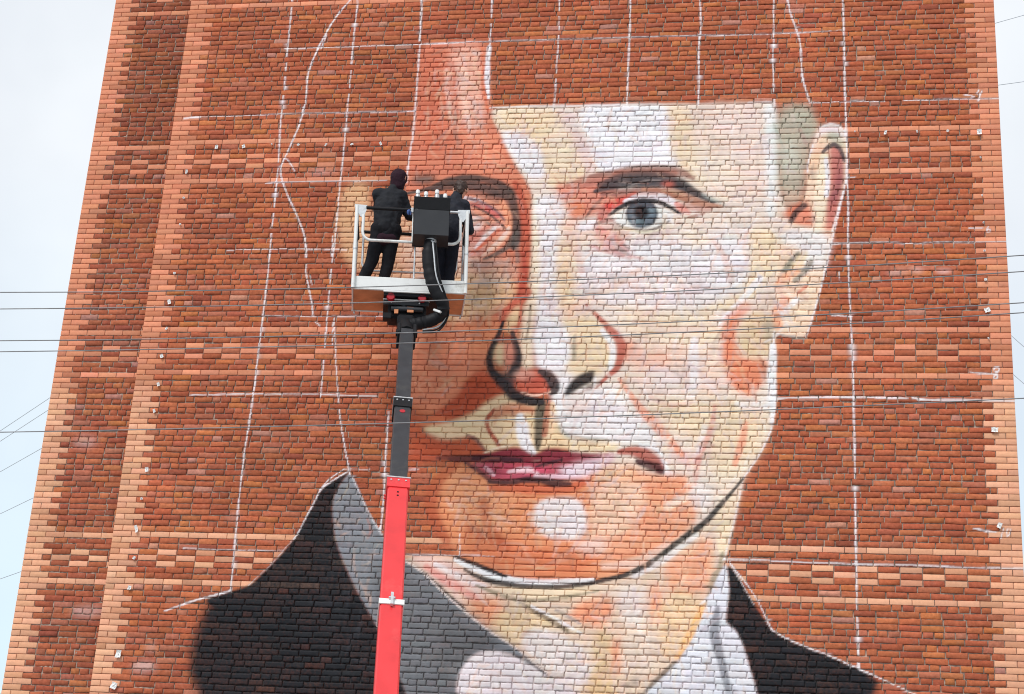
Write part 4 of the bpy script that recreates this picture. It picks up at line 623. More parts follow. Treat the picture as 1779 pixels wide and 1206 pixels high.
["F",[224,224,231],0.97,0.016,[-3.5,-5.89,-3.47,-6.039,-3.454,-6.201,-3.46,-6.335,-3.485,-6.524,-3.491,-6.615,-3.422,-6.668,-3.346,-6.742,-3.262,-6.932,-3.199,-7.148,-3.151,-7.303,-3.11,-7.456,-2.947,-8.073,-5.037,-8.162,-4.587,-7.687,-4.428,-7.492,-4.301,-7.365,-4.147,-7.216,-4.02,-7.054,-3.913,-6.878,-3.821,-6.681,-3.748,-6.469,-3.689,-6.271,-3.622,-6.128,-3.561,-5.992]],
["S",[132,132,140],0.85,[0.0624,0.1014,0.117,0.117,0.1092,0.0858,0.0624],0.7,[-3.59,-6.444,-3.615,-6.612,-3.633,-6.751,-3.583,-6.943,-3.533,-7.099,-3.497,-7.254,-3.461,-7.402]],
["S",[150,150,158],0.7,[0.078,0.1248],1,[-3.462,-7.361,-3.404,-7.695]],
["F",[33,34,38],0.985,0.009,[-3.486,-5.897,-3.352,-6.036,-3.268,-6.196,-3.177,-6.341,-3.094,-6.485,-2.998,-6.607,-2.937,-6.702,-2.801,-6.78,-2.531,-6.894,-2.317,-6.962,-2.078,-7.062,-1.933,-7.131,-1.815,-7.174,-1.949,-7.306,-2.026,-8.034,-2.947,-8.073,-3.11,-7.456,-3.151,-7.303,-3.199,-7.148,-3.262,-6.932,-3.346,-6.742,-3.422,-6.668,-3.491,-6.615,-3.485,-6.524,-3.46,-6.335,-3.454,-6.201,-3.47,-6.039]],
["F",[33,34,38],0.985,0.039,[-2.078,-7.069,-1.92,-7.144,-1.756,-7.199,-1.704,-7.264,-1.732,-7.351,-1.794,-7.473,-1.895,-8.029,-2.222,-8.043,-2.213,-7.249]],
["S",[56,42,42],0.85,[0.0234,0.0312,0.039,0.0234],0.7,[-7.277,-6.087,-7.112,-6.221,-6.916,-6.382,-6.686,-6.556]],
["S",[88,84,88],0.85,[0.039,0.0624,0.0546,0.0234],0.8,[-6.055,-7.088,-5.852,-7.165,-5.669,-7.283,-5.56,-7.355]],
["S",[238,220,212],0.9,[0.0203],0.6,[-7.533,-5.946,-7.276,-6.094,-7.055,-6.292,-6.875,-6.446,-6.439,-6.776,-5.994,-7.03,-5.654,-7.29,-5.223,-7.515]],
["S",[243,236,238],0.9025,[0.025],0.6,[-9.9,2.5,-9.877,2.207,-9.869,1.82,-9.867,1.486,-9.842,0.948,-9.833,0.483,-9.828,0.144,-9.793,-0.319,-9.778,-0.898,-9.773,-1.381,-9.753,-1.984,-9.75,-2.576,-9.755,-3.158,-9.752,-3.728,-9.766,-4.209,-9.782,-4.605,-9.782,-4.995,-9.772,-5.456,-9.76,-5.873,-9.741,-6.402]],
["S",[243,236,238],0.9025,[0.0225],0.6,[-8.906,2.46,-8.887,2.169,-8.894,1.882,-8.891,1.492,-8.879,0.921,-8.877,0.551,-8.868,0.114,-8.865,-0.345,-8.869,-0.647,-8.867,-0.911,-8.858,-1.339,-8.856,-1.683,-8.866,-2.074,-8.856,-2.486,-8.85,-2.785,-8.837,-3.229,-8.826,-3.802]],
["S",[243,236,238],0.9025,[0.0187],0.6,[-8.893,-1.476,-8.879,-1.777]],
["S",[243,236,238],0.9025,[0.02],0.6,[-8.756,-2.686,-8.718,-2.909,-8.679,-3.228,-8.593,-3.776,-8.517,-4.156,-8.417,-4.539,-8.327,-4.84]],
["S",[243,236,238],0.9025,[0.0125],0.6,[-8.774,-2.744,-8.734,-3.073]],
["S",[243,236,238],0.9025,[0.0312],0.6,[-7.952,2.422,-7.93,2.037,-7.916,1.554]],
["S",[243,236,238],0.8075,[0.025],0.6,[-7.91,1.469,-7.904,1.087,-7.893,0.435,-7.891,0.002,-7.917,-0.185,-7.925,-0.68]],
["S",[243,236,238],0.9025,[0.025],0.6,[-7.888,-4.0,-7.876,-4.578,-7.852,-5.198,-7.857,-5.575]],
["S",[243,236,238],0.9025,[0.0212],0.6,[-6.911,2.38,-6.904,2.142,-6.9,1.81,-6.893,1.455]],
["S",[243,236,238],0.9025,[0.0212],0.6,[-5.944,2.341,-5.935,2.152,-5.915,1.58,-5.922,1.211,-5.923,0.746,-5.93,0.387]],
["S",[243,236,238],0.9025,[0.025],0.6,[-4.927,2.301,-4.929,2.113,-4.918,1.546,-4.924,0.998,-4.921,0.433]],
["S",[243,236,238],0.9025,[0.025],0.6,[-3.958,2.262,-3.954,2.075,-3.93,1.613,-3.958,1.385,-3.947,0.781,-3.949,0.426]],
["S",[243,236,238],0.9025,[0.02],0.6,[-2.932,2.221,-2.94,2.036,-2.939,1.478,-2.945,0.939,-2.929,0.435]],
["S",[243,236,238],0.9025,[0.0262],0.6,[-2.783,2.215,-2.744,2.001,-2.713,1.807,-2.635,1.576,-2.574,1.321,-2.568,1.017,-2.553,0.786,-2.5,0.581,-2.456,0.422]],
["S",[243,236,238],0.9025,[0.025],0.6,[-2.009,2.184,-2.003,2.0,-1.998,1.781,-1.995,1.446,-1.994,0.911,-1.993,0.463,-1.983,0.03,-1.978,-0.125,-1.979,-0.743,-1.97,-1.151,-1.981,-1.464,-1.981,-1.959,-1.968,-2.597,-1.947,-3.151,-1.943,-3.809,-1.94,-4.555,-1.945,-5.297,-1.943,-5.661,-1.943,-6.485,-1.933,-7.118]],
["S",[243,236,238],0.9025,[0.0187],0.6,[-9.91,1.487,-9.334,1.488,-8.814,1.49,-8.223,1.498,-7.895,1.497,-6.988,1.514,-6.6,1.51,-5.904,1.505,-5.166,1.508,-4.389,1.509,-3.936,1.503,-3.267,1.498,-2.635,1.504,-2.009,1.518]],
["S",[243,236,238],0.9025,[0.0374],0.6,[-11.28,0.389,-11.049,0.411]],
["S",[243,236,238],0.9025,[0.0175],0.6,[-11.049,0.411,-10.267,0.411,-9.912,0.43,-8.89,0.424,-7.892,0.426]],
["S",[243,236,238],0.76,[0.025],0.6,[-6.821,0.454,-6.191,0.465,-5.549,0.449,-4.914,0.45]],
["S",[243,236,238],0.57,[0.0312],0.6,[-3.275,0.435,-2.929,0.443,-2.929,0.365]],
["S",[243,236,238],0.9025,[0.0162],0.6,[-2.456,0.422,-2.251,0.408,-2.023,0.42,-1.774,0.422,-1.474,0.414]],
["S",[243,236,238],0.9025,[0.0187],0.6,[-1.227,0.417,-0.974,0.419,-0.558,0.425,-0.007,0.419]],
["S",[243,236,238],0.9025,[0.0187],0.6,[-9.948,-0.656,-9.473,-0.646,-8.918,-0.646,-8.204,-0.649]],
["S",[243,236,238],0.9025,[0.0125],0.6,[-1.963,-0.701,-1.874,-0.703]],
["S",[243,236,238],0.8075,[0.0175],0.6,[-10.383,-1.679,-10.021,-1.665,-8.8,-1.675,-8.678,-1.684]],
["S",[243,236,238],0.9025,[0.0187],0.6,[-2.225,-1.657,-1.991,-1.651,-1.453,-1.64,-1.165,-1.667,-0.919,-1.645,-0.007,-1.646]],
["S",[243,236,238],0.855,[0.0162],0.6,[-9.766,-2.643,-9.24,-2.661,-8.441,-2.653,-8.06,-2.662]],
["S",[243,236,238],0.76,[0.025],0.6,[-2.199,-2.652,-1.948,-2.668]],
["S",[243,236,238],0.855,[0.0212],0.6,[-10.635,-3.792,-10.235,-3.772,-9.771,-3.769,-8.805,-3.77,-8.491,-3.775,-8.055,-3.78]],
["S",[243,236,238],0.9025,[0.025],0.6,[-2.893,-3.779,-2.65,-3.761,-1.97,-3.748,-1.284,-3.758]],
["S",[243,236,238],0.9025,[0.0312],0.6,[-1.228,-3.75,-1.125,-3.78,-0.71,-3.776,0.003,-3.785]],
["S",[243,236,238],0.6649999999999999,[0.0187],0.6,[-8.409,-4.779,-8.072,-4.782]],
["S",[243,236,238],0.6649999999999999,[0.025],0.6,[-7.631,-4.775,-7.434,-4.772]],
["S",[243,236,238],0.855,[0.0175],0.6,[-10.458,-5.874,-10.068,-5.88,-9.782,-5.881,-9.107,-5.873]],
["S",[243,236,238],0.9025,[0.0225],0.6,[-3.528,-5.848,-2.877,-5.854,-2.198,-5.865,-2.001,-5.874,-1.454,-5.868,-0.978,-5.87,-0.646,-5.882,0.073,-5.871]],
["S",[243,236,238],0.8075,[0.0162],0.6,[-7.508,-5.887,-6.872,-5.879,-6.359,-5.881]],
["S",[243,236,238],0.9025,[0.0125],0.6,[-6.825,-5.605,-6.813,-5.885]],
["S",[243,236,238],0.9025,[0.0262],0.6,[-8.906,2.46,-9.0,2.27,-9.152,2.064,-9.281,1.809,-9.377,1.565,-9.467,1.284,-9.52,1.051,-9.495,0.66,-9.51,0.475,-9.547,0.275,-9.589,0.111,-9.651,-0.087,-9.694,-0.231,-9.752,-0.391,-9.748,-0.499,-9.696,-0.66,-9.588,-0.883,-9.455,-1.123,-9.349,-1.342,-9.284,-1.49,-9.233,-1.817,-9.221,-2.005,-9.156,-2.233,-9.081,-2.486,-9.048,-2.653]],
["S",[243,236,238],0.9025,[0.0187],0.6,[-9.296,1.705,-9.359,1.479]],
["S",[243,236,238],0.9025,[0.0187],0.6,[-9.532,0.531,-9.545,0.256]],
["S",[243,236,238],0.9025,[0.0212],0.6,[-9.68,-0.285,-9.603,-0.376,-9.541,-0.485]],
["S",[243,236,238],0.9025,[0.025],0.6,[-9.007,-2.736,-8.936,-2.802]],
["S",[243,236,238],0.9025,[0.015],0.6,[-9.159,-2.056,-9.11,-2.208]],
["S",[243,236,238],0.9025,[0.0187],0.6,[-2.329,0.038,-2.208,0.087,-2.088,0.075,-2.006,-0.013,-1.979,-0.185,-1.975,-0.482,-2.002,-0.801,-2.049,-1.017,-2.134,-1.397,-2.188,-1.625,-2.242,-1.869,-2.303,-2.15,-2.348,-2.35,-2.415,-2.588,-2.467,-2.785,-2.525,-2.95]],
["S",[243,236,238],0.9025,[0.015],0.6,[-2.025,-0.885,-2.133,-1.281,-2.195,-1.543]],
["S",[243,236,238],0.76,[0.0187],0.6,[-2.414,-0.201,-2.475,-0.413,-2.499,-0.625]],
["S",[243,236,238],0.855,[0.0175],0.6,[-2.93,-2.864,-2.923,-3.138,-2.908,-3.449,-2.9,-3.756,-2.914,-3.954,-2.942,-4.136,-2.999,-4.302,-3.097,-4.512,-3.209,-4.685,-3.293,-4.812]],
["S",[243,236,238],0.76,[0.0137],0.6,[-3.307,-4.871,-3.347,-5.093,-3.394,-5.327,-3.461,-5.617,-3.521,-5.862]],
["S",[243,236,238],0.9025,[0.0125],0.6,[-2.105,-2.047,-2.085,-2.191]],
["S",[243,236,238],0.9025,[0.0275],0.6,[-10.586,-6.692,-10.352,-6.597,-10.117,-6.516,-9.755,-6.41]],
["S",[243,236,238],0.57,[0.01],0.6,[-9.513,-6.329,-9.22,-6.025,-8.941,-5.644]],
["S",[243,236,238],0.9025,[0.0175],0.6,[-8.986,-5.727,-8.923,-5.605,-8.857,-5.43,-8.77,-5.238,-8.704,-5.061,-8.577,-4.952,-8.346,-4.802]],
["S",[243,236,238],0.9025,[0.0162],0.6,[-8.705,-5.054,-8.582,-4.898,-8.409,-4.779]],
["S",[243,236,238],0.9025,[0.0187],0.6,[-3.451,-5.889,-3.353,-6.015,-3.227,-6.167,-3.095,-6.374,-3.005,-6.566,-2.937,-6.695]],
["S",[243,236,238],0.6649999999999999,[0.0112],0.6,[-3.437,-5.917,-3.296,-6.148,-3.157,-6.389]],
["S",[243,236,238],0.9025,[0.0175],0.6,[-2.937,-6.695,-2.801,-6.773,-2.531,-6.887,-2.317,-6.955,-2.078,-7.055,-1.755,-7.192,-1.488,-7.309,-1.294,-7.395,-1.038,-7.51]],
["S",[243,236,238],0.9025,[0.0218],0.6,[-0.251,0.555,-0.291,0.478,-0.231,0.494]],
["S",[243,236,238],0.9025,[0.0218],0.6,[-0.215,0.537,-0.247,0.46,-0.272,0.383]],
["S",[243,236,238],0.9025,[0.0237],0.6,[-0.445,0.483,-0.379,0.472,-0.314,0.453]],
["S",[243,236,238],0.9025,[0.0162],0.6,[-0.21,-1.426,-0.241,-1.466,-0.242,-1.507,-0.222,-1.523,-0.192,-1.499,-0.205,-1.467,-0.234,-1.482]],
["S",[243,236,238],0.9025,[0.02],0.6,[-0.461,-1.456,-0.29,-1.458]],
["S",[243,236,238],0.9025,[0.0218],0.6,[-0.231,-3.351,-0.168,-3.343,-0.17,-3.381,-0.206,-3.427,-0.236,-3.465,-0.244,-3.502,-0.203,-3.502,-0.187,-3.449,-0.206,-3.419,-0.232,-3.382,-0.231,-3.351]],
["S",[243,236,238],0.9025,[0.0218],0.6,[-0.523,-3.413,-0.393,-3.428,-0.234,-3.434]],
["S",[243,236,238],0.9025,[0.0181],0.6,[-0.214,-5.389,-0.23,-5.453,-0.246,-5.517]],
["S",[243,236,238],0.9025,[0.0175],0.6,[-0.16,-5.388,-0.183,-5.445,-0.185,-5.487,-0.165,-5.494,-0.137,-5.444,-0.134,-5.395,-0.16,-5.388]],
["S",[243,236,238],0.9025,[0.0237],0.6,[-0.554,-5.397,-0.448,-5.423,-0.296,-5.44]],
["F",[238,222,220],0.5,0.047,[-1.046,-2.037,-1.05,-2.047,-1.063,-2.056,-1.082,-2.063,-1.106,-2.067,-1.133,-2.069,-1.159,-2.067,-1.183,-2.062,-1.202,-2.055,-1.214,-2.046,-1.218,-2.036,-1.213,-2.026,-1.201,-2.018,-1.181,-2.011,-1.157,-2.006,-1.131,-2.005,-1.104,-2.007,-1.08,-2.011,-1.062,-2.018,-1.05,-2.027]],
["F",[226,190,184],0.5,0.047,[-1.218,-2.068,-1.226,-2.078,-1.246,-2.087,-1.278,-2.094,-1.318,-2.098,-1.363,-2.099,-1.407,-2.097,-1.447,-2.093,-1.478,-2.085,-1.499,-2.076,-1.506,-2.066,-1.498,-2.057,-1.478,-2.048,-1.446,-2.041,-1.405,-2.037,-1.361,-2.035,-1.317,-2.037,-1.277,-2.042,-1.245,-2.049,-1.225,-2.058]],
["F",[236,200,196],0.6,0.031,[-0.69,-2.047,-0.695,-2.057,-0.71,-2.066,-0.732,-2.073,-0.76,-2.077,-0.79,-2.079,-0.821,-2.077,-0.849,-2.072,-0.871,-2.065,-0.885,-2.056,-0.889,-2.046,-0.884,-2.036,-0.869,-2.028,-0.847,-2.021,-0.819,-2.016,-0.788,-2.015,-0.758,-2.017,-0.73,-2.021,-0.708,-2.029,-0.694,-2.038]],
["F",[226,200,196],0.45,0.062,[-8.89,-0.514,-8.901,-0.525,-8.935,-0.534,-8.99,-0.541,-9.058,-0.545,-9.135,-0.545,-9.212,-0.542,-9.282,-0.536,-9.338,-0.527,-9.375,-0.516,-9.388,-0.505,-9.377,-0.494,-9.343,-0.485,-9.288,-0.478,-9.219,-0.474,-9.142,-0.474,-9.065,-0.477,-8.995,-0.483,-8.939,-0.492,-8.903,-0.503]],
["F",[226,200,196],0.45,0.062,[-10.593,-7.406,-10.599,-7.422,-10.621,-7.437,-10.656,-7.449,-10.702,-7.458,-10.753,-7.462,-10.805,-7.462,-10.853,-7.456,-10.892,-7.447,-10.918,-7.433,-10.928,-7.418,-10.922,-7.402,-10.9,-7.387,-10.865,-7.375,-10.819,-7.366,-10.768,-7.362,-10.715,-7.363,-10.668,-7.368,-10.629,-7.378,-10.603,-7.391]],
["F",[226,200,196],0.45,0.062,[-10.636,-7.155,-10.638,-7.166,-10.646,-7.177,-10.661,-7.185,-10.679,-7.191,-10.7,-7.193,-10.721,-7.192,-10.741,-7.188,-10.758,-7.18,-10.769,-7.17,-10.774,-7.159,-10.772,-7.148,-10.764,-7.138,-10.75,-7.129,-10.731,-7.123,-10.71,-7.121,-10.689,-7.122,-10.669,-7.127,-10.652,-7.134,-10.641,-7.144]],
["F",[226,200,196],0.4,0.078,[-11.447,-6.703,-11.456,-6.721,-11.486,-6.739,-11.536,-6.753,-11.6,-6.764,-11.672,-6.769,-11.745,-6.768,-11.811,-6.762,-11.866,-6.75,-11.902,-6.734,-11.916,-6.716,-11.908,-6.698,-11.877,-6.68,-11.827,-6.666,-11.763,-6.655,-11.691,-6.65,-11.618,-6.651,-11.551,-6.658,-11.497,-6.669,-11.461,-6.685]],
["F",[226,200,196],0.4,0.078,[-11.924,-4.418,-11.928,-4.441,-11.948,-4.461,-11.982,-4.477,-12.026,-4.488,-12.075,-4.492,-12.126,-4.489,-12.174,-4.48,-12.212,-4.464,-12.239,-4.444,-12.25,-4.422,-12.246,-4.4,-12.226,-4.379,-12.193,-4.363,-12.149,-4.352,-12.099,-4.348,-12.047,-4.351,-12.0,-4.36,-11.962,-4.376,-11.935,-4.396]],
["F",[226,190,186],0.5,0.062,[-9.72,-5.44,-9.724,-5.449,-9.738,-5.458,-9.761,-5.465,-9.791,-5.47,-9.825,-5.473,-9.858,-5.472,-9.889,-5.468,-9.914,-5.462,-9.93,-5.454,-9.937,-5.444,-9.933,-5.435,-9.918,-5.426,-9.895,-5.419,-9.865,-5.414,-9.832,-5.412,-9.798,-5.412,-9.767,-5.416,-9.743,-5.422,-9.726,-5.431]]
]

GX0, GX1, GZ0, GZ1, RES = -12.9, .12, -9.1, 3.3, .0078
NX, NZ = int((GX1 - GX0) / RES), int((GZ1 - GZ0) / RES)
IMG = np.zeros((NZ, NX, 3), np.float32)
ALP = np.zeros((NZ, NX), np.float32)

def noise2(shape, cell, seed):
    r = np.random.default_rng(seed)
    h, w = shape[0] // cell + 3, shape[1] // cell + 3
    g_ = r.random((h, w)).astype(np.float32)
    yy = np.arange(shape[0], dtype=np.float32) / cell
    xx = np.arange(shape[1], dtype=np.float32) / cell
    y0, x0 = yy.astype(int), xx.astype(int)
    fy, fx = (yy - y0)[:, None], (xx - x0)[None]
    fy, fx = fy * fy * (3 - 2 * fy), fx * fx * (3 - 2 * fx)
    a = g_[y0][:, x0]; b = g_[y0][:, x0 + 1]; c = g_[y0 + 1][:, x0]; d = g_[y0 + 1][:, x0 + 1]
    return (a * (1 - fx) + b * fx) * (1 - fy) + (c * (1 - fx) + d * fx) * fy
N_A = noise2((NZ, NX), 26, 1) * .5 + noise2((NZ, NX), 9, 2) * .3 + noise2((NZ, NX), 4, 3) * .2
N_B = noise2((NZ, NX), 60, 4) * .6 + noise2((NZ, NX), 15, 5) * .4

def smooth_poly(p, closed):
    for _ in range(2):
        q = []
        n = len(p)
        rng_ = range(n) if closed else range(n - 1)
        if not closed: q.append(p[0])
        for i in rng_:
            a, b = p[i], p[(i + 1) % n]
            q.append(a * .8 + b * .2); q.append(a * .2 + b * .8)
        if not closed: q.append(p[-1])
        p = np.array(q)
    return p

def box_blur(a, r):
    for _ in range(2):
        for ax in (0, 1):
            n = 2 * r + 1
            pad = [(0, 0), (0, 0)]; pad[ax] = (r + 1, r)
            c = np.cumsum(np.pad(a, pad, mode='edge'), axis=ax, dtype=np.float32)
            a = (np.take(c, range(n, c.shape[ax]), ax) - np.take(c, range(0, c.shape[ax] - n), ax)) / n
    return a

def blend(i0, i1, j0, j1, cov, col, var):
    nb = N_B[i0:i1, j0:j1]
    cov = np.clip(cov, 0, 1)
    tone = 1 + (nb - .5)[..., None] * var
    a0 = ALP[i0:i1, j0:j1]
    na = cov + a0 * (1 - cov)
    w = np.where(na > 1e-5, cov / np.maximum(na, 1e-5), 0)[..., None]
    IMG[i0:i1, j0:j1] = IMG[i0:i1, j0:j1] * (1 - w) + col * tone * w
    ALP[i0:i1, j0:j1] = na

def fill(col, alpha, feather, pts):
    p = smooth_poly(np.array(pts, float).reshape(-1, 2), True)
    px = (p[:, 0] - GX0) / RES - .5
    pz = (p[:, 1] - GZ0) / RES - .5
    r = max(1, int(round(feather / RES / 1.4)))
    j0, j1 = max(0, int(px.min()) - 3 * r - 2), min(NX, int(px.max()) + 3 * r + 3)
    i0, i1 = max(0, int(pz.min()) - 3 * r - 2), min(NZ, int(pz.max()) + 3 * r + 3)
    if i1 <= i0 or j1 <= j0: return
    m = np.zeros((i1 - i0, j1 - j0), bool)
    cols = np.arange(j0, j1)[None]
    n = len(px)
    for k in range(n):
        xa, za, xb, zb = px[k], pz[k], px[(k + 1) % n], pz[(k + 1) % n]
        if za == zb: continue
        if za > zb: xa, za, xb, zb = xb, zb, xa, za
        r0, r1 = max(i0, math.ceil(za)), min(i1, math.ceil(zb))
        if r1 <= r0: continue
        rows = np.arange(r0, r1)[:, None]
        xc = xa + (rows - za) / (zb - za) * (xb - xa)
        m[r0 - i0:r1 - i0] ^= cols < xc
    cov = box_blur(m.astype(np.float32), r)
    # the spray edge is never a clean line
    if r > 2:
        cov = np.clip(cov + (N_A[i0:i1, j0:j1] - .5) * .55 * (1 - np.abs(2 * cov - 1)), 0, 1)
    cov = cov * alpha * (1 - .14 * (1 - N_A[i0:i1, j0:j1]) * (alpha < .96))
    blend(i0, i1, j0, j1, cov, paint_col(col), .16)

def stroke(col, alpha, widths, soft, pts):
    p = np.array(pts, float).reshape(-1, 2)
    n0 = len(p)
    ww = np.interp(np.linspace(0, 1, n0), np.linspace(0, 1, len(widths)), widths)
    q = smooth_poly(np.column_stack([p, ww]), False)
    px = (q[:, 0] - GX0) / RES - .5
    pz = (q[:, 1] - GZ0) / RES - .5
    pw = q[:, 2] / RES * .5
    pad = pw.max() * (1 + soft) + 3
    j0, j1 = max(0, int(px.min() - pad)), min(NX, int(px.max() + pad) + 2)
    i0, i1 = max(0, int(pz.min() - pad)), min(NZ, int(pz.max() + pad) + 2)
    if i1 <= i0 or j1 <= j0: return
    cov = np.zeros((i1 - i0, j1 - j0), np.float32)
    for k in range(len(px) - 1):
        a0, a1 = max(i0, int(min(pz[k], pz[k + 1]) - pad)), min(i1, int(max(pz[k], pz[k + 1]) + pad) + 2)
        b0, b1 = max(j0, int(min(px[k], px[k + 1]) - pad)), min(j1, int(max(px[k], px[k + 1]) + pad) + 2)
        if a1 <= a0 or b1 <= b0: continue
        Z, X = np.mgrid[a0:a1, b0:b1].astype(np.float32)
        dx, dz = px[k + 1] - px[k], pz[k + 1] - pz[k]
        L2 = dx * dx + dz * dz + 1e-9
        t = np.clip(((X - px[k]) * dx + (Z - pz[k]) * dz) / L2, 0, 1)
        d = np.hypot(X - px[k] - t * dx, Z - pz[k] - t * dz)
        w = pw[k] + (pw[k + 1] - pw[k]) * t
        w = w * (.78 + .44 * N_A[a0:a1, b0:b1])
        s = np.maximum(soft * w, .9)
        c = np.clip((w + s * .5 - d) / s, 0, 1)
        c = c * c * (3 - 2 * c)
        sub = cov[a0 - i0:a1 - i0, b0 - j0:b1 - j0]
        np.maximum(sub, c, out=sub)
    cov = cov * alpha * (.90 + .18 * N_A[i0:i1, j0:j1])
    blend(i0, i1, j0, j1, cov, paint_col(col) if isinstance(col, list) else col, .14)

for L in PAINT:
    if L[0] == 'F': fill(L[1], L[2], L[3], L[4])
    else: stroke(L[1], L[2], L[3], L[4], L[5])

# the painters worked over every tone with short sketchy passes of the can
sk = random.Random(5)
TINTS = [paint_col(c) for c in ((244, 240, 242), (226, 196, 190), (238, 186, 156), (206, 120, 92), (150, 120, 108), (244, 224, 196), (222, 206, 204), (198, 178, 172), (216, 188, 154), (208, 188, 196), (176, 150, 140))]
n_done = 0
while n_done < 5200:
    x, z = sk.uniform(-8.6, -2.4), sk.uniform(-8.6, 2.0)
    i, j = int((z - GZ0) / RES), int((x - GX0) / RES)
    a_ = ALP[i, j]; c0 = IMG[i, j].copy(); lum = float(c0.mean())
    if a_ < .8 or min(ALP[i - 9, j], ALP[i + 9, j], ALP[i, j - 9], ALP[i, j + 9]) < .8: continue
    n_done += 1
    if lum < .03:
        c1 = c0 * sk.uniform(.6, 1.8)
    elif lum < .35 and float(c0.max() - c0.min()) < .12 * float(c0.max()):
        c1 = c0 * sk.uniform(.8, 1.18)
    else:
        near = sorted(TINTS, key=lambda q: float(np.abs(q - c0).sum()))[:6]
        c1 = c0 * .40 + sk.choice(near) * .60
        if sk.random() < .25: c1 = c0 * sk.uniform(.72, .9)
    ang = sk.choice((sk.gauss(0, .25), sk.gauss(1.0, .3), sk.gauss(2.2, .3), sk.gauss(1.55, .2)))
    ln = sk.uniform(.10, .42); ok = True
    for s_ in (-1, -.5, .5, 1):
        i2, j2 = int((z + s_ * .7 * math.sin(ang) * ln - GZ0) / RES), int((x + s_ * .7 * math.cos(ang) * ln - GX0) / RES)
        if not (0 <= i2 < NZ and 0 <= j2 < NX) or ALP[i2, j2] < .8 or not (.55 < (IMG[i2, j2].mean() + .01) / (lum + .01) < 1.8): ok = False
    if not ok: continue
    bow = sk.uniform(-.06, .06)
    dx, dz_ = math.cos(ang) * ln / 2, math.sin(ang) * ln / 2
    w0 = sk.uniform(.010, .055)
    stroke(c1, sk.uniform(.30, .68), [w0 * .5, w0, w0 * .6], 1.3, [x - dx, z - dz_, x - dz_ * bow * 4, z + dx * bow * 4, x + dx, z + dz_])

def sample(x, z):
    u = np.clip((x - GX0) / RES - .5, 0, NX - 1.001)
    v = np.clip((z - GZ0) / RES - .5, 0, NZ - 1.001)
    i, j = v.astype(int), u.astype(int)
    fv, fu = (v - i)[..., None], (u - j)[..., None]
    P = np.concatenate([IMG, ALP[..., None]], 2) if sample.P is None else sample.P
    sample.P = P
    return (P[i, j] * (1 - fu) + P[i, j + 1] * fu) * (1 - fv) + (P[i + 1, j] * (1 - fu) + P[i + 1, j + 1] * fu) * fv
sample.P = None

# ------------------------------------------------------------------ the building
C, B = .077, .26                      # course height and brick module
ROW0 = 11.74                          # height of the top pale stripe
XL, XO = -11.44, -12.69               # corner of the proud wall, outer corner of the recessed strip
STEP = .13
R0, R1 = -40, 112                     # courses built brick by brick

def wall_rows():
    """every brick as (x0, x1, row, plane, pale)"""
    out = []
    BANDS = {}
    for b0 in (-74, -37, 0, 37, 74, 111):
        for k in range(9): BANDS[b0 + k] = k
    for row in range(R0, R1 + 1):
        k = BANDS.get(row)
        odd = row % 2
        # --- proud main wall
        right = [(-.13, 0), (-.39, -.13)] if odd else [(-.26, 0)]
        left = [(XL, XL + .13), (XL + .13, XL + .39)] if odd else [(XL, XL + .26)]
        for a, b in left + right: out.append((a, b, row, 0, 1))
        xa, xb = left[-1][1], right[-1][0]
        if k in (0, 8):
            x = xb
            while x - B > xa + .07: out.append((x - B, x, row, 0, 1)); x -= B
            out.append((xa, x, row, 0, 1))
        elif k in (3, 4, 5):
            if not odd:
                out.append((xb - .13, xb, row, 0, 0)); out.append((xa, xa + .13, row, 0, 0))
            x = XL + .39
            for c in range(41):
                pale = (c % 2 == 1) ^ (row % 2 == 0) if (row - k) % 2 == 0 else (c % 2 == 1) ^ (row % 2 == 1)
                pale = (c % 2 == 1) if k != 4 else (c % 2 == 0)
                out.append((x, x + B, row, 0, int(pale))); x += B
        else:
            red_course(out, xa, xb, row, 0)
        # --- recessed strip on the left
        le = [(XO, XO + .13), (XO + .13, XO + .39)] if odd else [(XO, XO + .26)]
        for a, b in le: out.append((a, b, row, 1, 1))
        xa, xb = le[-1][1], XL + .02
        if k in (0, 8):
            x = xa
            while x + B < xb - .05: out.append((x, x + B, row, 1, 1)); x += B
            out.append((x, xb, row, 1, 1))
        elif k in (3, 4, 5):
            x = XO + .39
            if not odd: out.append((xa, x, row, 1, 0))
            for c in range(3):
                out.append((x, x + B, row, 1, int((c % 2 == 1) if k != 4 else (c % 2 == 0)))); x += B
            out.append((x, xb, row, 1, int(k == 5)))
        else:
            red_course(out, xa, xb, row, 1)
    return out

def red_course(out, xa, xb, row, plane):
    header = (row % 5 == 2) or (row % 11 == 6)
    x = xa
    if not header and row % 2: x0 = x; x += random.choice((.13, .19, .26)); out.append((x0, x, row, plane, 0))
    while x < xb - .02:
        if header: w = .125 + random.uniform(-.012, .02) if random.random() < .9 else .255
        else: w = .26 + random.uniform(-.012, .012) if random.random() < .84 else random.choice((.13, .19, .13))
        if xb - (x + w) < .07: w = xb - x
        out.append((x, x + w, row, plane, 0)); x += w

BR = wall_rows()
bx0 = np.array([b[0] for b in BR]); bx1 = np.array([b[1] for b in BR])
brow = np.array([b[2] for b in BR]); bpl = np.array([b[3] for b in BR]); bpale = np.array([b[4] for b in BR])
NB = len(BR)

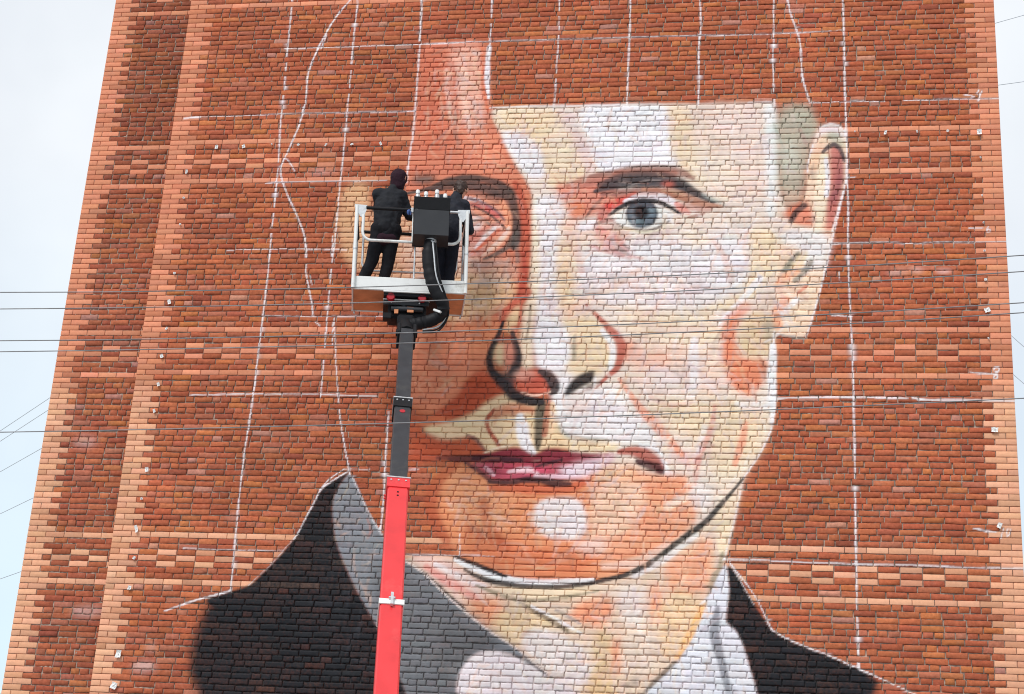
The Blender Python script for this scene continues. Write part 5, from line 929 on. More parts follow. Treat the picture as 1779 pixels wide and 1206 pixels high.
# clay colours
red_pal = np.array([rgb(*c) for c in [(193, 99, 67), (184, 91, 62), (200, 106, 69), (178, 85, 60), (207, 116, 67), (160, 78, 58), (142, 68, 54), (190, 106, 82), (196, 116, 92), (186, 100, 64), (172, 88, 66), (210, 120, 76)]])
red_pal = red_pal * .62 + np.array(rgb(188, 96, 67)) * .38
red_pal *= np.array([.885, 1.07, 1.13])
pw_ = np.array([.21, .20, .16, .12, .06, .045, .012, .06, .035, .05, .03, .03])
ci = rng.choice(len(red_pal), NB, p=pw_ / pw_.sum())
clay = red_pal[ci] * (1 + rng.normal(0, .055, (NB, 1))) * (1 + rng.normal(0, .025, (NB, 3)))
# burnt runs and bleached runs go over several neighbouring bricks
bcx, bcz = (bx0 + bx1) / 2, -brow * C
def field(x, z, s, seed):
    r = np.random.default_rng(seed); out = np.zeros_like(x)
    for k in range(7):
        a = r.uniform(0, 6.283); f = s * r.uniform(.5, 1.8)
        out += np.sin(x * f * math.cos(a) + z * f * 1.8 * math.sin(a) + r.uniform(0, 6.28))
    return out / 7 ** .5
fa, fb = field(bcx, bcz, 1.6, 3), field(bcx, bcz, 4.5, 8)
fs_ = field(bcx * 5.0, bcz * .35, 1.5, 21)                 # rain streaks
clay *= (1 - .045 * np.clip(fs_, -1.5, 1.5))[:, None]
clay *= (1 - .05 * np.clip(fa, -1.5, 1.5) - .045 * np.clip(fb, -1.5, 1.5))[:, None]
bl = rng.random(NB) < .014
clay[bl] = clay[bl] * .66 + np.array(rgb(206, 170, 160)) * .34
# the strip is darker than the proud wall, more so towards the top
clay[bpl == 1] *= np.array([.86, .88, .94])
top_dark = np.clip((22 - brow) / 40.0, 0, 1) * (bpl == 1)
clay *= 1 - .22 * top_dark[:, None]
pale_hi, pale_lo = np.array(rgb(217, 142, 110)), np.array(rgb(228, 168, 134))
t_ = np.clip((brow - 45) / 5.0, 0, 1)[:, None]
stripe = np.isin((brow % 37), (0, 8))[:, None]
pc = pale_hi * (1 - t_) + pale_lo * t_
pc = np.where(stripe & (brow < 60)[:, None], pc * .75 + np.array(rgb(222, 148, 116)) * .25, pc)
pc = pc * (1 + rng.normal(0, .09, (NB, 1))) * (1 + rng.normal(0, .02, (NB, 3)))
dull = rng.random(NB) < .18
pc[dull] *= np.array([.86, .80, .78])
clay = np.where(bpale[:, None] == 1, pc, clay)
clay = np.clip(clay, .01, .85)
thin = rng.random(NB) < .10
tint = np.clip(1 + rng.normal(0, .04, (NB, 1)) + rng.normal(0, .012, (NB, 3)), .8, 1.06)
film = np.where(thin, rng.uniform(.88, .95, NB), rng.uniform(.94, 1.0, NB))                      # how well each brick took the paint

# which bricks carry paint
cxs = np.linspace(.08, .92, 6)
al = np.zeros(NB)
for u in cxs:
    for w in (-.022, 0, .022):
        al = np.maximum(al, sample(bx0 + (bx1 - bx0) * u, bcz + w)[:, 3])
painted = al > .04
mean_al = np.zeros(NB)
for u in cxs: mean_al += sample(bx0 + (bx1 - bx0) * u, bcz)[:, 3] / len(cxs)
in_mural = (mean_al > .45) & (bpl == 0) & (bcx > -9.9)

def brick_arrays(ids, nx, nz):
    """vertices, quads, colours of a set of bricks, all with an nx by nz front"""
    n = len(ids)
    pale = bpale[ids][:, None]
    rag = np.where(pale == 1, .18, 1.0)
    # outline: joint, tilt and uneven length
    jl = np.where(pale == 1, .0045, .0055) + rng.uniform(0, .004, (n, 1)) * rag
    jr = np.where(pale == 1, .0045, .0055) + rng.uniform(0, .004, (n, 1)) * rag
    jb = np.where(pale == 1, .0044, .0036) + rng.uniform(-.001, .0048, (n, 1)) * rag
    jt = np.where(pale == 1, .0044, .0034) + rng.uniform(-.001, .0040, (n, 1)) * rag
    shift = rng.normal(0, .0028, (n, 1)) * rag
    tilt = rng.normal(0, .013, (n, 1)) * rag
    x0 = bx0[ids][:, None] + jl; x1 = bx1[ids][:, None] - jr
    zc = bcz[ids][:, None] + shift
    z0 = zc - C / 2 + jb; z1 = zc + C / 2 - jt
    e = .0035
    def par(m):
        return np.concatenate([[0, 0], np.linspace(0, 1, m - 1)[1:-1], [1, 1]]) if m > 3 else np.array([0, 0, 1, 1.])
    pu, pv = par(nx), par(nz)
    U = x0 + (x1 - x0) * pu[None]
    U[:, 1] = x0[:, 0] + e; U[:, -2] = x1[:, 0] - e
    V = z0 + (z1 - z0) * pv[None]
    V[:, 1] = z0[:, 0] + e; V[:, -2] = z1[:, 0] - e
    X = np.repeat(U[:, None, :], nz + 1, 1)
    Z = np.repeat(V[:, :, None], nx + 1, 2) + tilt[:, :, None] * (X - X.mean((1, 2), keepdims=True))
    # worn, wavy arrises
    wob = rng.normal(0, .0024, X.shape) * rag[:, :, None]
    Z = Z + wob * (np.abs(V - V.mean(1, keepdims=True))[:, :, None] / (C / 2))
    X = X + rng.normal(0, .0012, X.shape) * rag[:, :, None]
    out = rng.normal(0, .0028, (n, 1, 1)) * rag[:, :, None] + rng.normal(0, .0009, X.shape) * rag[:, :, None]
    out += rng.normal(0, .02, (n, 1, 1)) * rag[:, :, None] * (X - X.mean((1, 2), keepdims=True)) * .5
    out += rng.normal(0, .045, (n, 1, 1)) * rag[:, :, None] * (Z - Z.mean((1, 2), keepdims=True))
    edge = np.zeros((nz + 1, nx + 1)); edge[0] = edge[-1] = 1; edge[:, 0] = edge[:, -1] = 1
    Y = out + edge[None] * np.where(pale == 1, .0015, .004)[:, :, None] + bpl[ids][:, None, None] * STEP
    front = np.stack([X, Y, Z + ROW0], -1).reshape(n, -1, 3)
    # the ring behind the front
    ring = [(0, j) for j in range(nx + 1)] + [(i, nx) for i in range(1, nz + 1)] + [(nz, j) for j in range(nx - 1, -1, -1)] + [(i, 0) for i in range(nz - 1, 0, -1)]
    ri = np.array([i * (nx + 1) + j for i, j in ring])
    back = front[:, ri].copy()
    back[..., 1] = .035 + bpl[ids][:, None] * STEP
    verts = np.concatenate([front, back], 1)
    nf, nr = (nx + 1) * (nz + 1), len(ri)
    quads = []
    for i in range(nz):
        for j in range(nx):
            a = i * (nx + 1) + j
            quads.append((a, a + 1, a + nx + 2, a + nx + 1))
    for k in range(nr):
        a, b = ri[k], ri[(k + 1) % nr]
        quads.append((nf + k, nf + (k + 1) % nr, b, a))
    quads = np.array(quads)
    px = verts[..., 0]; pz = verts[..., 2] - ROW0
    pc_ = sample(px, pz)
    pc_[..., 3] *= film[ids][:, None]
    pc_[..., :3] *= tint[ids][:, None, :]
    pc_[:, nf:, 3] *= .35                                # paint does not reach into the joint
    pc_[bpl[ids] == 1, :, 3] *= (np.abs(pc_[bpl[ids] == 1, :, 3]) > 0) * 1.0
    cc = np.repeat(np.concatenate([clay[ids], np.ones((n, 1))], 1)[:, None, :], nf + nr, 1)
    return verts, quads, cc, pc_

def numpy_mesh(name, V, Q, cc, pc_, mat):
    me = bpy.data.meshes.new(name)
    nv, nq = len(V), len(Q)
    me.vertices.add(nv); me.loops.add(nq * 4); me.polygons.add(nq)
    me.vertices.foreach_set('co', V.astype(np.float32).ravel())
    me.loops.foreach_set('vertex_index', Q.astype(np.int32).ravel())
    me.polygons.foreach_set('loop_start', np.arange(0, nq * 4, 4, dtype=np.int32))
    me.update(calc_edges=True)
    for nm, arr in (('clay', cc), ('paint', pc_)):
        a = me.color_attributes.new(nm, 'FLOAT_COLOR', 'POINT')
        a.data.foreach_set('color', arr.astype(np.float32).ravel())
    me.materials.append(mat)
    return me

building = empty('brick_building', (XL / 2, 0, 0))
tag(building, 'red brick building end wall with pale corners, chequered bands and a painted portrait', 'building')

def child(o):
    o.parent = building
    o.matrix_parent_inverse = Matrix.Translation(building.location).inverted()
    return o

# the bricks that show largest become parts of their own
wx, wz = bcx, bcz + ROW0
P = np.stack([wx, bpl * STEP, wz], -1) - np.array(CAM)
dz = P @ np.array(fw); sx = P @ np.array(rt) / dz; sy = P @ np.array(up) / dz
hx = 18 / 55.65; hy = hx * 694 / 1024
infr = (np.abs(sx) < hx * .985) & (np.abs(sy) < hy * .985)
size = (bx1 - bx0) / dz * infr * (CAM.y * -1 / np.linalg.norm(P, axis=1))
single = np.zeros(NB, bool)
for kind in (0, 1):
    ids = np.where((bpale == kind) & infr & (bx1 - bx0 > .2) & (bpl == 0))[0]
    ids = ids[np.argsort(-(size[ids] / dz[ids]))][:300]
    single[ids] = True

def single_bricks(kind, name, mat):
    ids = np.where(single & (bpale == kind))[0]
    for paint_on in (False, True):
        sub = ids[painted[ids] == paint_on]
        if len(sub) == 0: continue
        v, q, cc, pc_ = brick_arrays(sub, *((14, 5) if paint_on else (5, 4)))
        for k in range(len(sub)):
            me = numpy_mesh(name, v[k], q, cc[k], pc_[k], mat)
            child(link(bpy.data.objects.new(name, me)))

def mass(sel, name, mat, label):
    VS, QS, CS, PS, n = [], [], [], [], 0
    for paint_on in (False, True):
        ids = np.where(sel & ~single & (painted == paint_on))[0]
        if len(ids) == 0: continue
        wide = bx1[ids] - bx0[ids] > .17
        for w in (False, True):
            sub = ids[wide == w]
            if len(sub) == 0: continue
            nxz = ((14, 5) if w else (8, 5)) if paint_on else ((5, 4) if w else (4, 4))
            v, q, cc, pc_ = brick_arrays(sub, *nxz)
            m = v.shape[1]
            Q = (q[None] + (np.arange(len(sub)) * m)[:, None, None]).reshape(-1, 4) + n
            VS.append(v.reshape(-1, 3)); QS.append(Q); CS.append(cc.reshape(-1, 4)); PS.append(pc_.reshape(-1, 4))
            n += len(sub) * m
    me = numpy_mesh(name, np.concatenate(VS), np.concatenate(QS), np.concatenate(CS), np.concatenate(PS), mat)
    return tag(child(link(bpy.data.objects.new(name, me))), label=label, kind='stuff')

single_bricks(0, 'brick', M_BRICK)
single_bricks(1, 'pale_brick', M_PALE)
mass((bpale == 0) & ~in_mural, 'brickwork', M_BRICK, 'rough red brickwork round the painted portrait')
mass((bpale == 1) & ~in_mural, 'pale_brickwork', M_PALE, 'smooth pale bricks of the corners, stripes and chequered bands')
mass(in_mural, 'painted_brickwork', M_BRICK, 'unfinished spray painted portrait of a man in a dark suit and white shirt')

# mortar bed behind the faces
def mortar(name, xa, xb, y, paint_k):
    za, zb = -(R1 + .5) * C, -(R0 - .5) * C
    nx, nz = int((xb - xa) / .03), int((zb - za) / (C / 2))
    xs, zs = np.linspace(xa, xb, nx + 1), np.linspace(za, zb, nz + 1)
    X, Z = np.meshgrid(xs, zs)
    Y = y + rng.normal(0, .0035, X.shape)
    V = np.stack([X, Y, Z + ROW0], -1).reshape(-1, 3)
    i, j = np.meshgrid(np.arange(nz), np.arange(nx), indexing='ij')
    a = (i * (nx + 1) + j).ravel()
    Q = np.stack([a, a + 1, a + nx + 2, a + nx + 1], -1)
    pc_ = sample(X, Z).reshape(-1, 4)
    lum = pc_[:, :3].mean(1)
    pc_[:, 3] *= paint_k + (.96 - paint_k) * np.clip(1 - lum * 4, 0, 1)     # dark paint covers joints more; lighter paint less, putting joint shade in the colour
    cc = np.ones((len(V), 4)); cc[:, :3] = np.array(rgb(166, 150, 136)) * rng.normal(1, .18, (len(V), 1))
    me = numpy_mesh(name, V, Q, cc, pc_, M_MORTAR)
    child(link(bpy.data.objects.new(name, me)))
mortar('mortar_bed', XL + .004, -.004, .018, .78)
mortar('mortar_bed', XO + .004, XL + .02, .015 + STEP, .3)

# solid wall behind, and the storeys above and below the frame
ztop, zbot = ROW0 - (R0 - .5) * C, ROW0 - (R1 + .5) * C
mb = MB(); mb.box((XL, .033, zbot), (0, 11, ztop)); mb.box((XO, .033 + STEP, zbot), (XL + .001, 10.99, ztop))
child(mb.build('wall_core', M_FARBRICK))
mb = MB(); mb.box((XL, 0, -.2), (0, 11, zbot)); mb.box((XO, STEP, -.2), (XL + .001, 10.99, zbot))
child(mb.build('lower_wall', M_FARBRICK))
mb = MB(); mb.box((XL, 0, ztop), (0, 11, ztop + 6)); mb.box((XO, STEP, ztop), (XL + .001, 10.99, ztop + 6)); mb.box((XO - .08, -.08, ztop + 6), (.08, 11.1, ztop + 6.25))
child(mb.build('upper_wall', M_FARBRICK))

# ------------------------------------------------------------------ boom lift
BO = Vector((-8.112, -1.500, 8.863))                 # near left lower corner of the basket
BYAW, BROLL = math.radians(14), math.radians(2.4)
BW, BD, BH = 1.429, .78, 1.12
MBK = Matrix.Translation(BO) @ Matrix.Rotation(BYAW, 4, 'Z') @ Matrix.Rotation(-BROLL, 4, 'Y')
T0, T1 = Vector((-7.333, -1.620, 8.199)), Vector((-6.247, -5.600, 3.382))  # axis of the boom: upper end, point lower down
bd = (T1 - T0).normalized()
FOOT = T0 + bd * ((T0.z - 1.75) / -bd.z)

lift = empty('boom_lift', (FOOT.x, FOOT.y, 0))
tag(lift, 'telescopic boom lift with a red and black boom and a white railed basket', 'boom lift')
LINV = Matrix.Translation(lift.location).inverted()
def part(o, parent=None):
    o.parent = parent or lift
    if parent is None: o.matrix_parent_inverse = LINV
    return o

yb = bd                                    # along the boom, downwards
xb_ = yb.cross(Vector((0, 0, 1))).normalized()
if xb_.x < 0: xb_ = -xb_
zb_ = xb_.cross(yb)
if zb_.z < 0: zb_ = -zb_
def boom_frame(d):
    o_ = T0 + bd * d
    return Matrix(((xb_.x, yb.x, zb_.x, o_.x), (xb_.y, yb.y, zb_.y, o_.y), (xb_.z, yb.z, zb_.z, o_.z), (0, 0, 0, 1)))
D3, D2, DC = 1.650, 3.249, 5.255
LB = (FOOT - T0).length
def section(name, d0, d1, w, h, mat, bev=.012):
    m = MB(boom_frame(0)); m.box((-w / 2, d0, -h / 2), (w / 2, d1, h / 2), bev)
    return part(m.build(name, mat))
s3 = section('boom_section', 0, D3 + .3, 0.168, 0.168 * 1.25, M_DARK)
tag(s3, label='narrow black upper section of the boom')
s2 = section('boom_section', D3 + .02, D2 + .3, 0.182, 0.182 * 1.25, M_DARK)
tag(s2, label='dark grey middle section of the boom')
s1 = section('boom_section', D2 + .02, LB, 0.212, 0.212 * 1.25, M_RED, .015)
tag(s1, label='wide red lower section of the boom')
def collar(d, w, mat, parent, ln=.16, bolts=True):
    m = MB(boom_frame(d)); h = w * 1.25
    m.box((-w / 2 - .012, 0, -h / 2 - .012), (w / 2 + .012, ln, -h / 2 + .03)); m.box((-w / 2 - .012, 0, h / 2 - .03), (w / 2 + .012, ln, h / 2 + .012))
    m.box((-w / 2 - .0125, .001, -h / 2), (-w / 2 + .02, ln - .001, h / 2)); m.box((w / 2 - .02, .001, -h / 2), (w / 2 + .0125, ln - .001, h / 2))
    o_ = part(m.build('collar', mat), parent)
    m = MB(boom_frame(d)); m.box((-w / 2 - .018, -.012, -h / 2 - .02), (w / 2 + .018, .006, h / 2 + .02))
    part(m.build('wear_plate', M_STEEL), parent)
    if bolts:
        for q in (-.36, 0, .36):
            m = MB(boom_frame(d)); m.tube([(w * q, .05, h / 2 + .005), (w * q, .05, h / 2 + .02)], .010, 8); part(m.build('bolt', M_STEEL), parent)
    return o_
collar(D3, 0.182, M_BLACK, s2, .17)
collar(D2, 0.212, M_RED, s1, .16)
for sx_ in (-1, 1):
    for q in (.05, .10):
        m = MB(boom_frame(D2)); m.tube([(sx_ * (0.212 / 2 + .012), q, -.06), (sx_ * (0.212 / 2 + .030), q, -.06)], .012, 8); part(m.build('bolt', M_RED), s1)
for q in (.24, .30):
    m = MB(boom_frame(D2)); m.tube([(0, q, 0.212 * .625 - .01), (0, q, 0.212 * .625 + .004)], .011, 10); part(m.build('pin_hole', M_BLACK), s1)
m = MB(boom_frame(D3)); m.tube([(0, .26, 0.182 * .625 - .01), (0, .26, 0.182 * .625 + .004)], .032, 16); part(m.build('emblem', M_REDL), s2)
m = MB(boom_frame(DC)); w = 0.212 / 2 + .012; h = 0.212 * .625 + .012
m.box((-w, -.035, -h), (w, .035, -h + .012)); m.box((-w, -.035, h - .012), (w, .035, h)); m.box((-w, -.034, -h + .012), (-w + .01, .034, h - .012)); m.box((w - .01, -.034, -h + .012), (w, .034, h - .012))
cl = part(m.build('clamp_band', M_WHITE), s1)
m = MB(boom_frame(DC)); m.box((-.012, -.10, h), (.014, .07, h + .03)); m.tube([(-.03, -.03, h + .02), (.03, -.03, h + .02)], .010, 8)
part(m.build('clamp_latch', M_STEEL), s1)
# slewing base, below the frame
m = MB(); m.tube([(FOOT.x, FOOT.y, .9), (FOOT.x, FOOT.y, 1.5)], .28, 20); m.box((FOOT.x - .2, FOOT.y - .45, 1.35), (FOOT.x + .2, FOOT.y + .45, 1.95), .03)
part(m.build('turret', M_RED))
m = MB(); m.box((FOOT.x - .6, FOOT.y - 2.2, .45), (FOOT.x + .6, FOOT.y + 1.6, .9), .05)
part(m.build('chassis', M_DARK))
for sx_ in (-1, 1):
    for yy in (-1.7, 1.1):
        m = MB(); m.tube([(FOOT.x + sx_ * .45, FOOT.y + yy, .38), (FOOT.x + sx_ * .72, FOOT.y + yy, .38)], .38, 20)
        part(m.build('wheel', M_RUBBER))

# basket
fr = MB(MBK)
fr.box((.02, .02, .012), (BW - .02, BD - .02, .05))
basket = part(fr.build('basket', M_PLY)); tag(basket, label='white railed work basket with plywood floor')
def bp(m, name, mat, parent=None, smooth=True):
    return part(m.build(name, mat, None, smooth), parent or basket)
m = MB(MBK); m.box((0, -.012, 0), (BW, .02, .175), .006); bp(m, 'toe_board', M_WHITE, smooth=False)
m = MB(MBK); m.box((0, BD - .02, 0), (BW, BD + .012, .15), .006); bp(m, 'toe_board', M_WHITE, smooth=False)
for x in (-.001, BW - .019):
    m = MB(MBK); m.box((x, .021, .001), (x + .02, BD - .021, .14), .004); bp(m, 'toe_board', M_WHITE, smooth=False)
R_ = .019
for x, lean in ((.015, -1), (BW - .015, 1)):
    m = MB(MBK); m.tube([(x, -.03, -.002), (x, -.03, .55), (x, -.028, BH)], .024, 12); bp(m, 'post', M_WHITE)
    m = MB(MBK); m.tube([(x, -.028, .52), (x, -.028, .545)], .029, 12); bp(m, 'post_joint', M_STEEL)
    m = MB(MBK); m.tube([(x, BD, .0), (x, BD, BH)], .020, 10); bp(m, 'post', M_STEEL)
    m = MB(MBK); m.tube([(x, BD * .42, .12), (x, BD * .42, BH - .02)], .014, 10); bp(m, 'post', M_STEEL)
    m = MB(MBK); m.tube([(x, -.02, BH - .01), (x, BD, BH - .01)], .020, 10); bp(m, 'rail', M_STEEL)
    m = MB(MBK); m.tube([(x, -.02, .60), (x, BD, .60)], .016, 10); bp(m, 'rail', M_STEEL)
    s_ = 1 if lean < 0 else -1
    m = MB(MBK); m.prism([(x - s_ * .03, BH + .02), (x + s_ * .125, BH + .012), (x + s_ * .118, BH - .06), (x + s_ * .085, BH - .15), (x + s_ * .05, BH - .15), (x - s_ * .03, BH - .02)], -.040, -.030)
    bp(m, 'corner_plate', M_STEEL, smooth=False)
    m = MB(MBK); m.prism([(x - s_ * .01, BH - .04), (x + s_ * .014, BH - .05), (x + s_ * .05, BH - .42), (x + s_ * .02, BH - .46)], .02, .05)
    bp(m, 'side_pad', M_BLACK, smooth=False)
# near side: black top rail, hanging U tube, short posts
m = MB(MBK); m.tube([(.13, -.03, BH - .02), (.80, -.03, BH - .02)], .022, 12); bp(m, 'rail', M_BLACK)
m = MB(MBK); m.tube([(1.18, -.03, BH - .02), (BW - .12, -.03, BH - .02)], .018, 12); bp(m, 'rail', M_STEEL)
xa, xb2, zz, rr = .10, BW - .10, .655, .11
m = MB(MBK); m.tube([(xa, -.035, BH - .12)] + arc((xa + rr, -.035, zz + rr), rr, 180, 270) + arc((xb2 - rr, -.035, zz + rr), rr, 270, 360) + [(xb2, -.035, BH - .12)], R_, 12); bp(m, 'rail', M_WHITE)
m = MB(MBK); m.tube([(.735, -.03, zz), (.735, -.03, BH)], .019, 12); bp(m, 'post', M_WHITE)
m = MB(MBK); m.tube([(.765, -.005, .17), (.765, -.005, .92)], .011, 10); bp(m, 'post', M_STEEL)
m = MB(MBK); m.box((.69, -.055, BH - .07), (.79, -.005, BH + .01), .01); bp(m, 'rail_bracket', M_STEEL, smooth=False)
# far side
m = MB(MBK); m.tube([(.08, BD, BH), (BW - .08, BD, BH)], .022, 12); bp(m, 'rail', M_BLACK)
m = MB(MBK); m.tube([(xa, BD, BH)] + arc((xa + rr, BD, zz + rr - .08), rr, 180, 270) + arc((xb2 - rr, BD, zz + rr - .08), rr, 270, 360) + [(xb2, BD, BH)], .016, 12); bp(m, 'rail', M_STEEL)
# leg pins and the lamp bar under the floor
for x in (.03, BW - .03):
    m = MB(MBK); m.tube([(x, BD - .03, -.03), (x, BD - .03, .01)], .008, 8); m.box((x - .012, BD - .05, -.045), (x + .012, BD - .01, -.03)); bp(m, 'foot_pin', M_STEEL, smooth=False)
xm = .68
m = MB(MBK); m.box((xm - .28, .02, -.055), (xm + .42, BD - .10, .0115)); bp(m, 'floor_bearer', M_BLACK, smooth=False)
m = MB(MBK); m.box((xm - .285, -.01, -.015), (xm + .42, .02, .008)); bp(m, 'edge_trim', M_WHITE, smooth=False)
m = MB(MBK); m.box((xm - .28, .10, -.145), (xm + .29, .14, -.085), .004); bp(m, 'lamp_bar', M_BOX, smooth=False)
m = MB(MBK); m.box((xm - .285, .085, -.084), (xm + .295, .145, -.070), .002); bp(m, 'lamp_bar_trim', M_WHITE, smooth=False)
for x in (xm - .19, xm + .20):
    m = MB(MBK)
    m.tube([(x, .02, -.060), (x, .04, -.060), (x, .07, -.060)], [.045, .055, .055], 16); bp(m, 'tail_lamp', M_REDL)
for x in (xm - .18, xm + .17):
    m = MB(MBK); m.tube([(x, .09, -.115), (x, .101, -.115)], .009, 10); bp(m, 'bolt', M_CANW)
# mounting knuckle
m = MB(MBK)
m.box((xm - .22, .16, -.30), (xm + .26, .46, -.055), .02); m.box((xm - .10, .05, -.42), (xm + .12, .40, -.28), .03)
m.box((xm - .28, .10, -.33), (xm - .17, .22, -.25), .01)
bp(m, 'basket_mount', M_BLACK, smooth=False)
m = MB(MBK); m.tube([(xm - .18, .12, -.19), (xm + .22, .12, -.19)], .035, 12); m.tube([(xm - .02, .16, -.22), (xm - .02, .16, -.05)], .05, 12); bp(m, 'tilt_cylinder', M_DARK)
m = MB(MBK); m.box((xm + .02, .09, -.24), (xm + .10, .12, -.17)); bp(m, 'valve_block', M_PLY, smooth=False)
m = MB(MBK); m.box((xm - .14, .09, -.26), (xm - .09, .12, -.20)); bp(m, 'valve_block', M_PLY, smooth=False)
ml = MBK.inverted()
t_loc = ml @ T0
m = MB(MBK); m.tube(smooth_path([(xm + .01, .2, -.34), (xm, .05, -.44), tuple(t_loc + Vector((0, 0, .03)))], 4), [.11, .105, .10, .10, .10, .10, .095, .09, .09], 12); bp(m, 'boom_knuckle', M_BLACK)
m = MB(boom_frame(-.10)); m.box((-.115, 0, -.13), (-.075, .22, .12), .01); m.box((.075, 0, -.13), (.115, .22, .12), .01); m.tube([(-.13, .06, 0), (.13, .06, 0)], .045, 14)
part(m.build('boom_head', M_BLACK))
# control box
X0, X1 = .735, 1.17
m = MB(MBK)
m.add([(X0, -.30, .655), (X1, -.30, .655), (X1, -.30, .995), (X0, -.30, .995), (X0 - .008, -.045, .605), (X1 + .008, -.045, .605), (X1 + .008, -.045, 1.10), (X0 - .008, -.045, 1.10)],
      [(0, 1, 2, 3), (0, 4, 5, 1), (1, 5, 6, 2), (3, 2, 6, 7), (0, 3, 7, 4), (4, 7, 6, 5)])
cb = part(m.build('control_box', M_BOX)); tag(cb, label='black control box on the near rail of the basket')
m = MB(MBK); m.box((X0 - .010, -.044, .595), (X1 + .010, -.030, 1.19), .004); bp(m, 'back_plate', M_BLACK, cb, False)
for xs_ in (X0 - .010, X1 - .004):
    m = MB(MBK); m.box((xs_, -.284, 1.0), (xs_ + .014, -.045, 1.14)); bp(m, 'side_flap', M_BLACK, cb, False)
m = MB(MBK); m.add([(X0 - .004, -.302, 1.0), (X1 + .004, -.302, 1.0), (X1 + .012, -.335, 1.155), (X0 - .012, -.335, 1.155), (X0 - .004, -.292, 1.0), (X1 + .004, -.292, 1.0), (X1 + .012, -.325, 1.157), (X0 - .012, -.325, 1.157)],
      [(0, 1, 2, 3), (4, 7, 6, 5), (0, 4, 5, 1), (3, 2, 6, 7), (0, 3, 7, 4), (1, 5, 6, 2)]); bp(m, 'lid', M_BLACK, cb, False)
m = MB(MBK); m.box((X0 + .01, -.03, 1.155), (X1 - .01, .10, 1.17)); bp(m, 'can_shelf', M_BLACK, cb, False)
m = MB(MBK); m.tube([(.955, -.16, .59), (.955, -.16, .665)], .075, 18); bp(m, 'cable_gland', M_STEEL, cb)
# hose bundle
hp = smooth_path([(.955, -.16, .64), (.935, -.17, .46), (.955, -.17, .22), (1.03, -.16, -.02), (1.14, -.10, -.19), (1.10, -.02, -.31), (.96, .02, -.38), (.82, .02, -.42), (.70, .02, -.46)], 8)
rr_ = [.066, .070, .074, .078] + [.080] * 60
m = MB(MBK); m.tube(hp, [rr_[min(i, 20)] * (1 + .07 * math.sin(i * 1.3) * math.sin(i * .61 + 1) + random.uniform(-.05, .05)) for i in range(len(hp))], 14)
hs = part(m.build('hose_bundle', M_BLACK, None, True))
for k in range(3):
    m = MB(MBK)
    m.tube(smooth_path([(.98 + .02 * k, -.235, .58), (1.0 + .02 * k, -.245, .40), (1.04 + .02 * k, -.24, .12), (1.15 + .01 * k, -.17, -.12), (1.21, -.06, -.27 - .02 * k), (1.10, 0, -.44 - .03 * k), (.90, .0, -.50 - .02 * k)], 7), .010, 8)
    part(m.build('cable', M_BLACK if k else M_STEEL, None, True), hs)
m = MB(MBK); m.tube([(1.03, -.06, -.25), (1.10, -.13, -.30), (1.17, -.04, -.31)], .016, 8); part(m.build('cable_tie', M_CANW, None, True), hs)

# ------------------------------------------------------------------ spray cans
can_labels = ['pale spray can nearest the left end of the black control box', 'spray can second from the left above the black control box', 'tallest spray can above the black control box, beside the rightmost one', 'lowest spray can at the right end above the black control box']
for k, (x, dz_) in enumerate(((.775, .02), (.88, .0), (1.02, .035), (1.125, -.015))):
    m = MB(MBK @ Matrix.Translation((x, .03, 1.171))); h_ = .17 + dz_
    m.tube([(0, 0, 0), (0, 0, .004), (0, 0, h_ - .03), (0, 0, h_ - .008), (0, 0, h_)], [.030, .0325, .0325, .026, .018], 16)
    can = m.build('spray_can', M_CAN, None, True)
    tag(can, can_labels[k], 'spray can', 'spray cans on the control box')
    m = MB(MBK @ Matrix.Translation((x, .03, 1.171 + h_)))
    m.tube([(0, 0, .0005), (0, 0, .035), (0, 0, .05), (0, 0, .056)], [.0275, .0275, .022, .010], 14)
    m.build('cap', M_CANW, can, True)

# ------------------------------------------------------------------ people
def cap_mesh(parts_, M, seg=14):
    """union of tapered limbs (a, b, ra, rb[, flatten, axis]) in the frame M"""
    vs_, F = [], []
    for it in parts_:
        a, b, ra, rb = Vector(it[0]), Vector(it[1]), it[2], it[3]
        fl = it[4] if len(it) > 4 else 1.0
        d = (b - a); L_ = d.length; d = d.normalized() if L_ > 1e-6 else Vector((0, 0, 1))
        ref = Vector((1, 0, 0)) if abs(d.x) < .9 else Vector((0, 1, 0))
        u = (ref - d * ref.dot(d)).normalized(); w = d.cross(u)
        prof = [(-ra * math.cos(t), ra * math.sin(t)) for t in [math.pi / 2 * i / 5 for i in range(0, 6)]] + [(L_ + rb * math.sin(t), rb * math.cos(t)) for t in [math.pi / 2 * i / 5 for i in range(0, 6)]]
        n0 = len(vs_)
        for s_, r in prof:
            r = max(r, 1e-4)
            for k in range(seg):
                t = 2 * math.pi * k / seg
                vs_.append(M @ (a + d * s_ + u * (r * math.cos(t)) + w * (r * fl * math.sin(t))))
        for i in range(len(prof) - 1):
            for k in range(seg):
                F.append((n0 + i * seg + k, n0 + i * seg + (k + 1) % seg, n0 + (i + 1) * seg + (k + 1) % seg, n0 + (i + 1) * seg + k))
        F.append(tuple(n0 + k for k in range(seg - 1, -1, -1)))
        F.append(tuple(n0 + (len(prof) - 1) * seg + k for k in range(seg)))
    return vs_, F

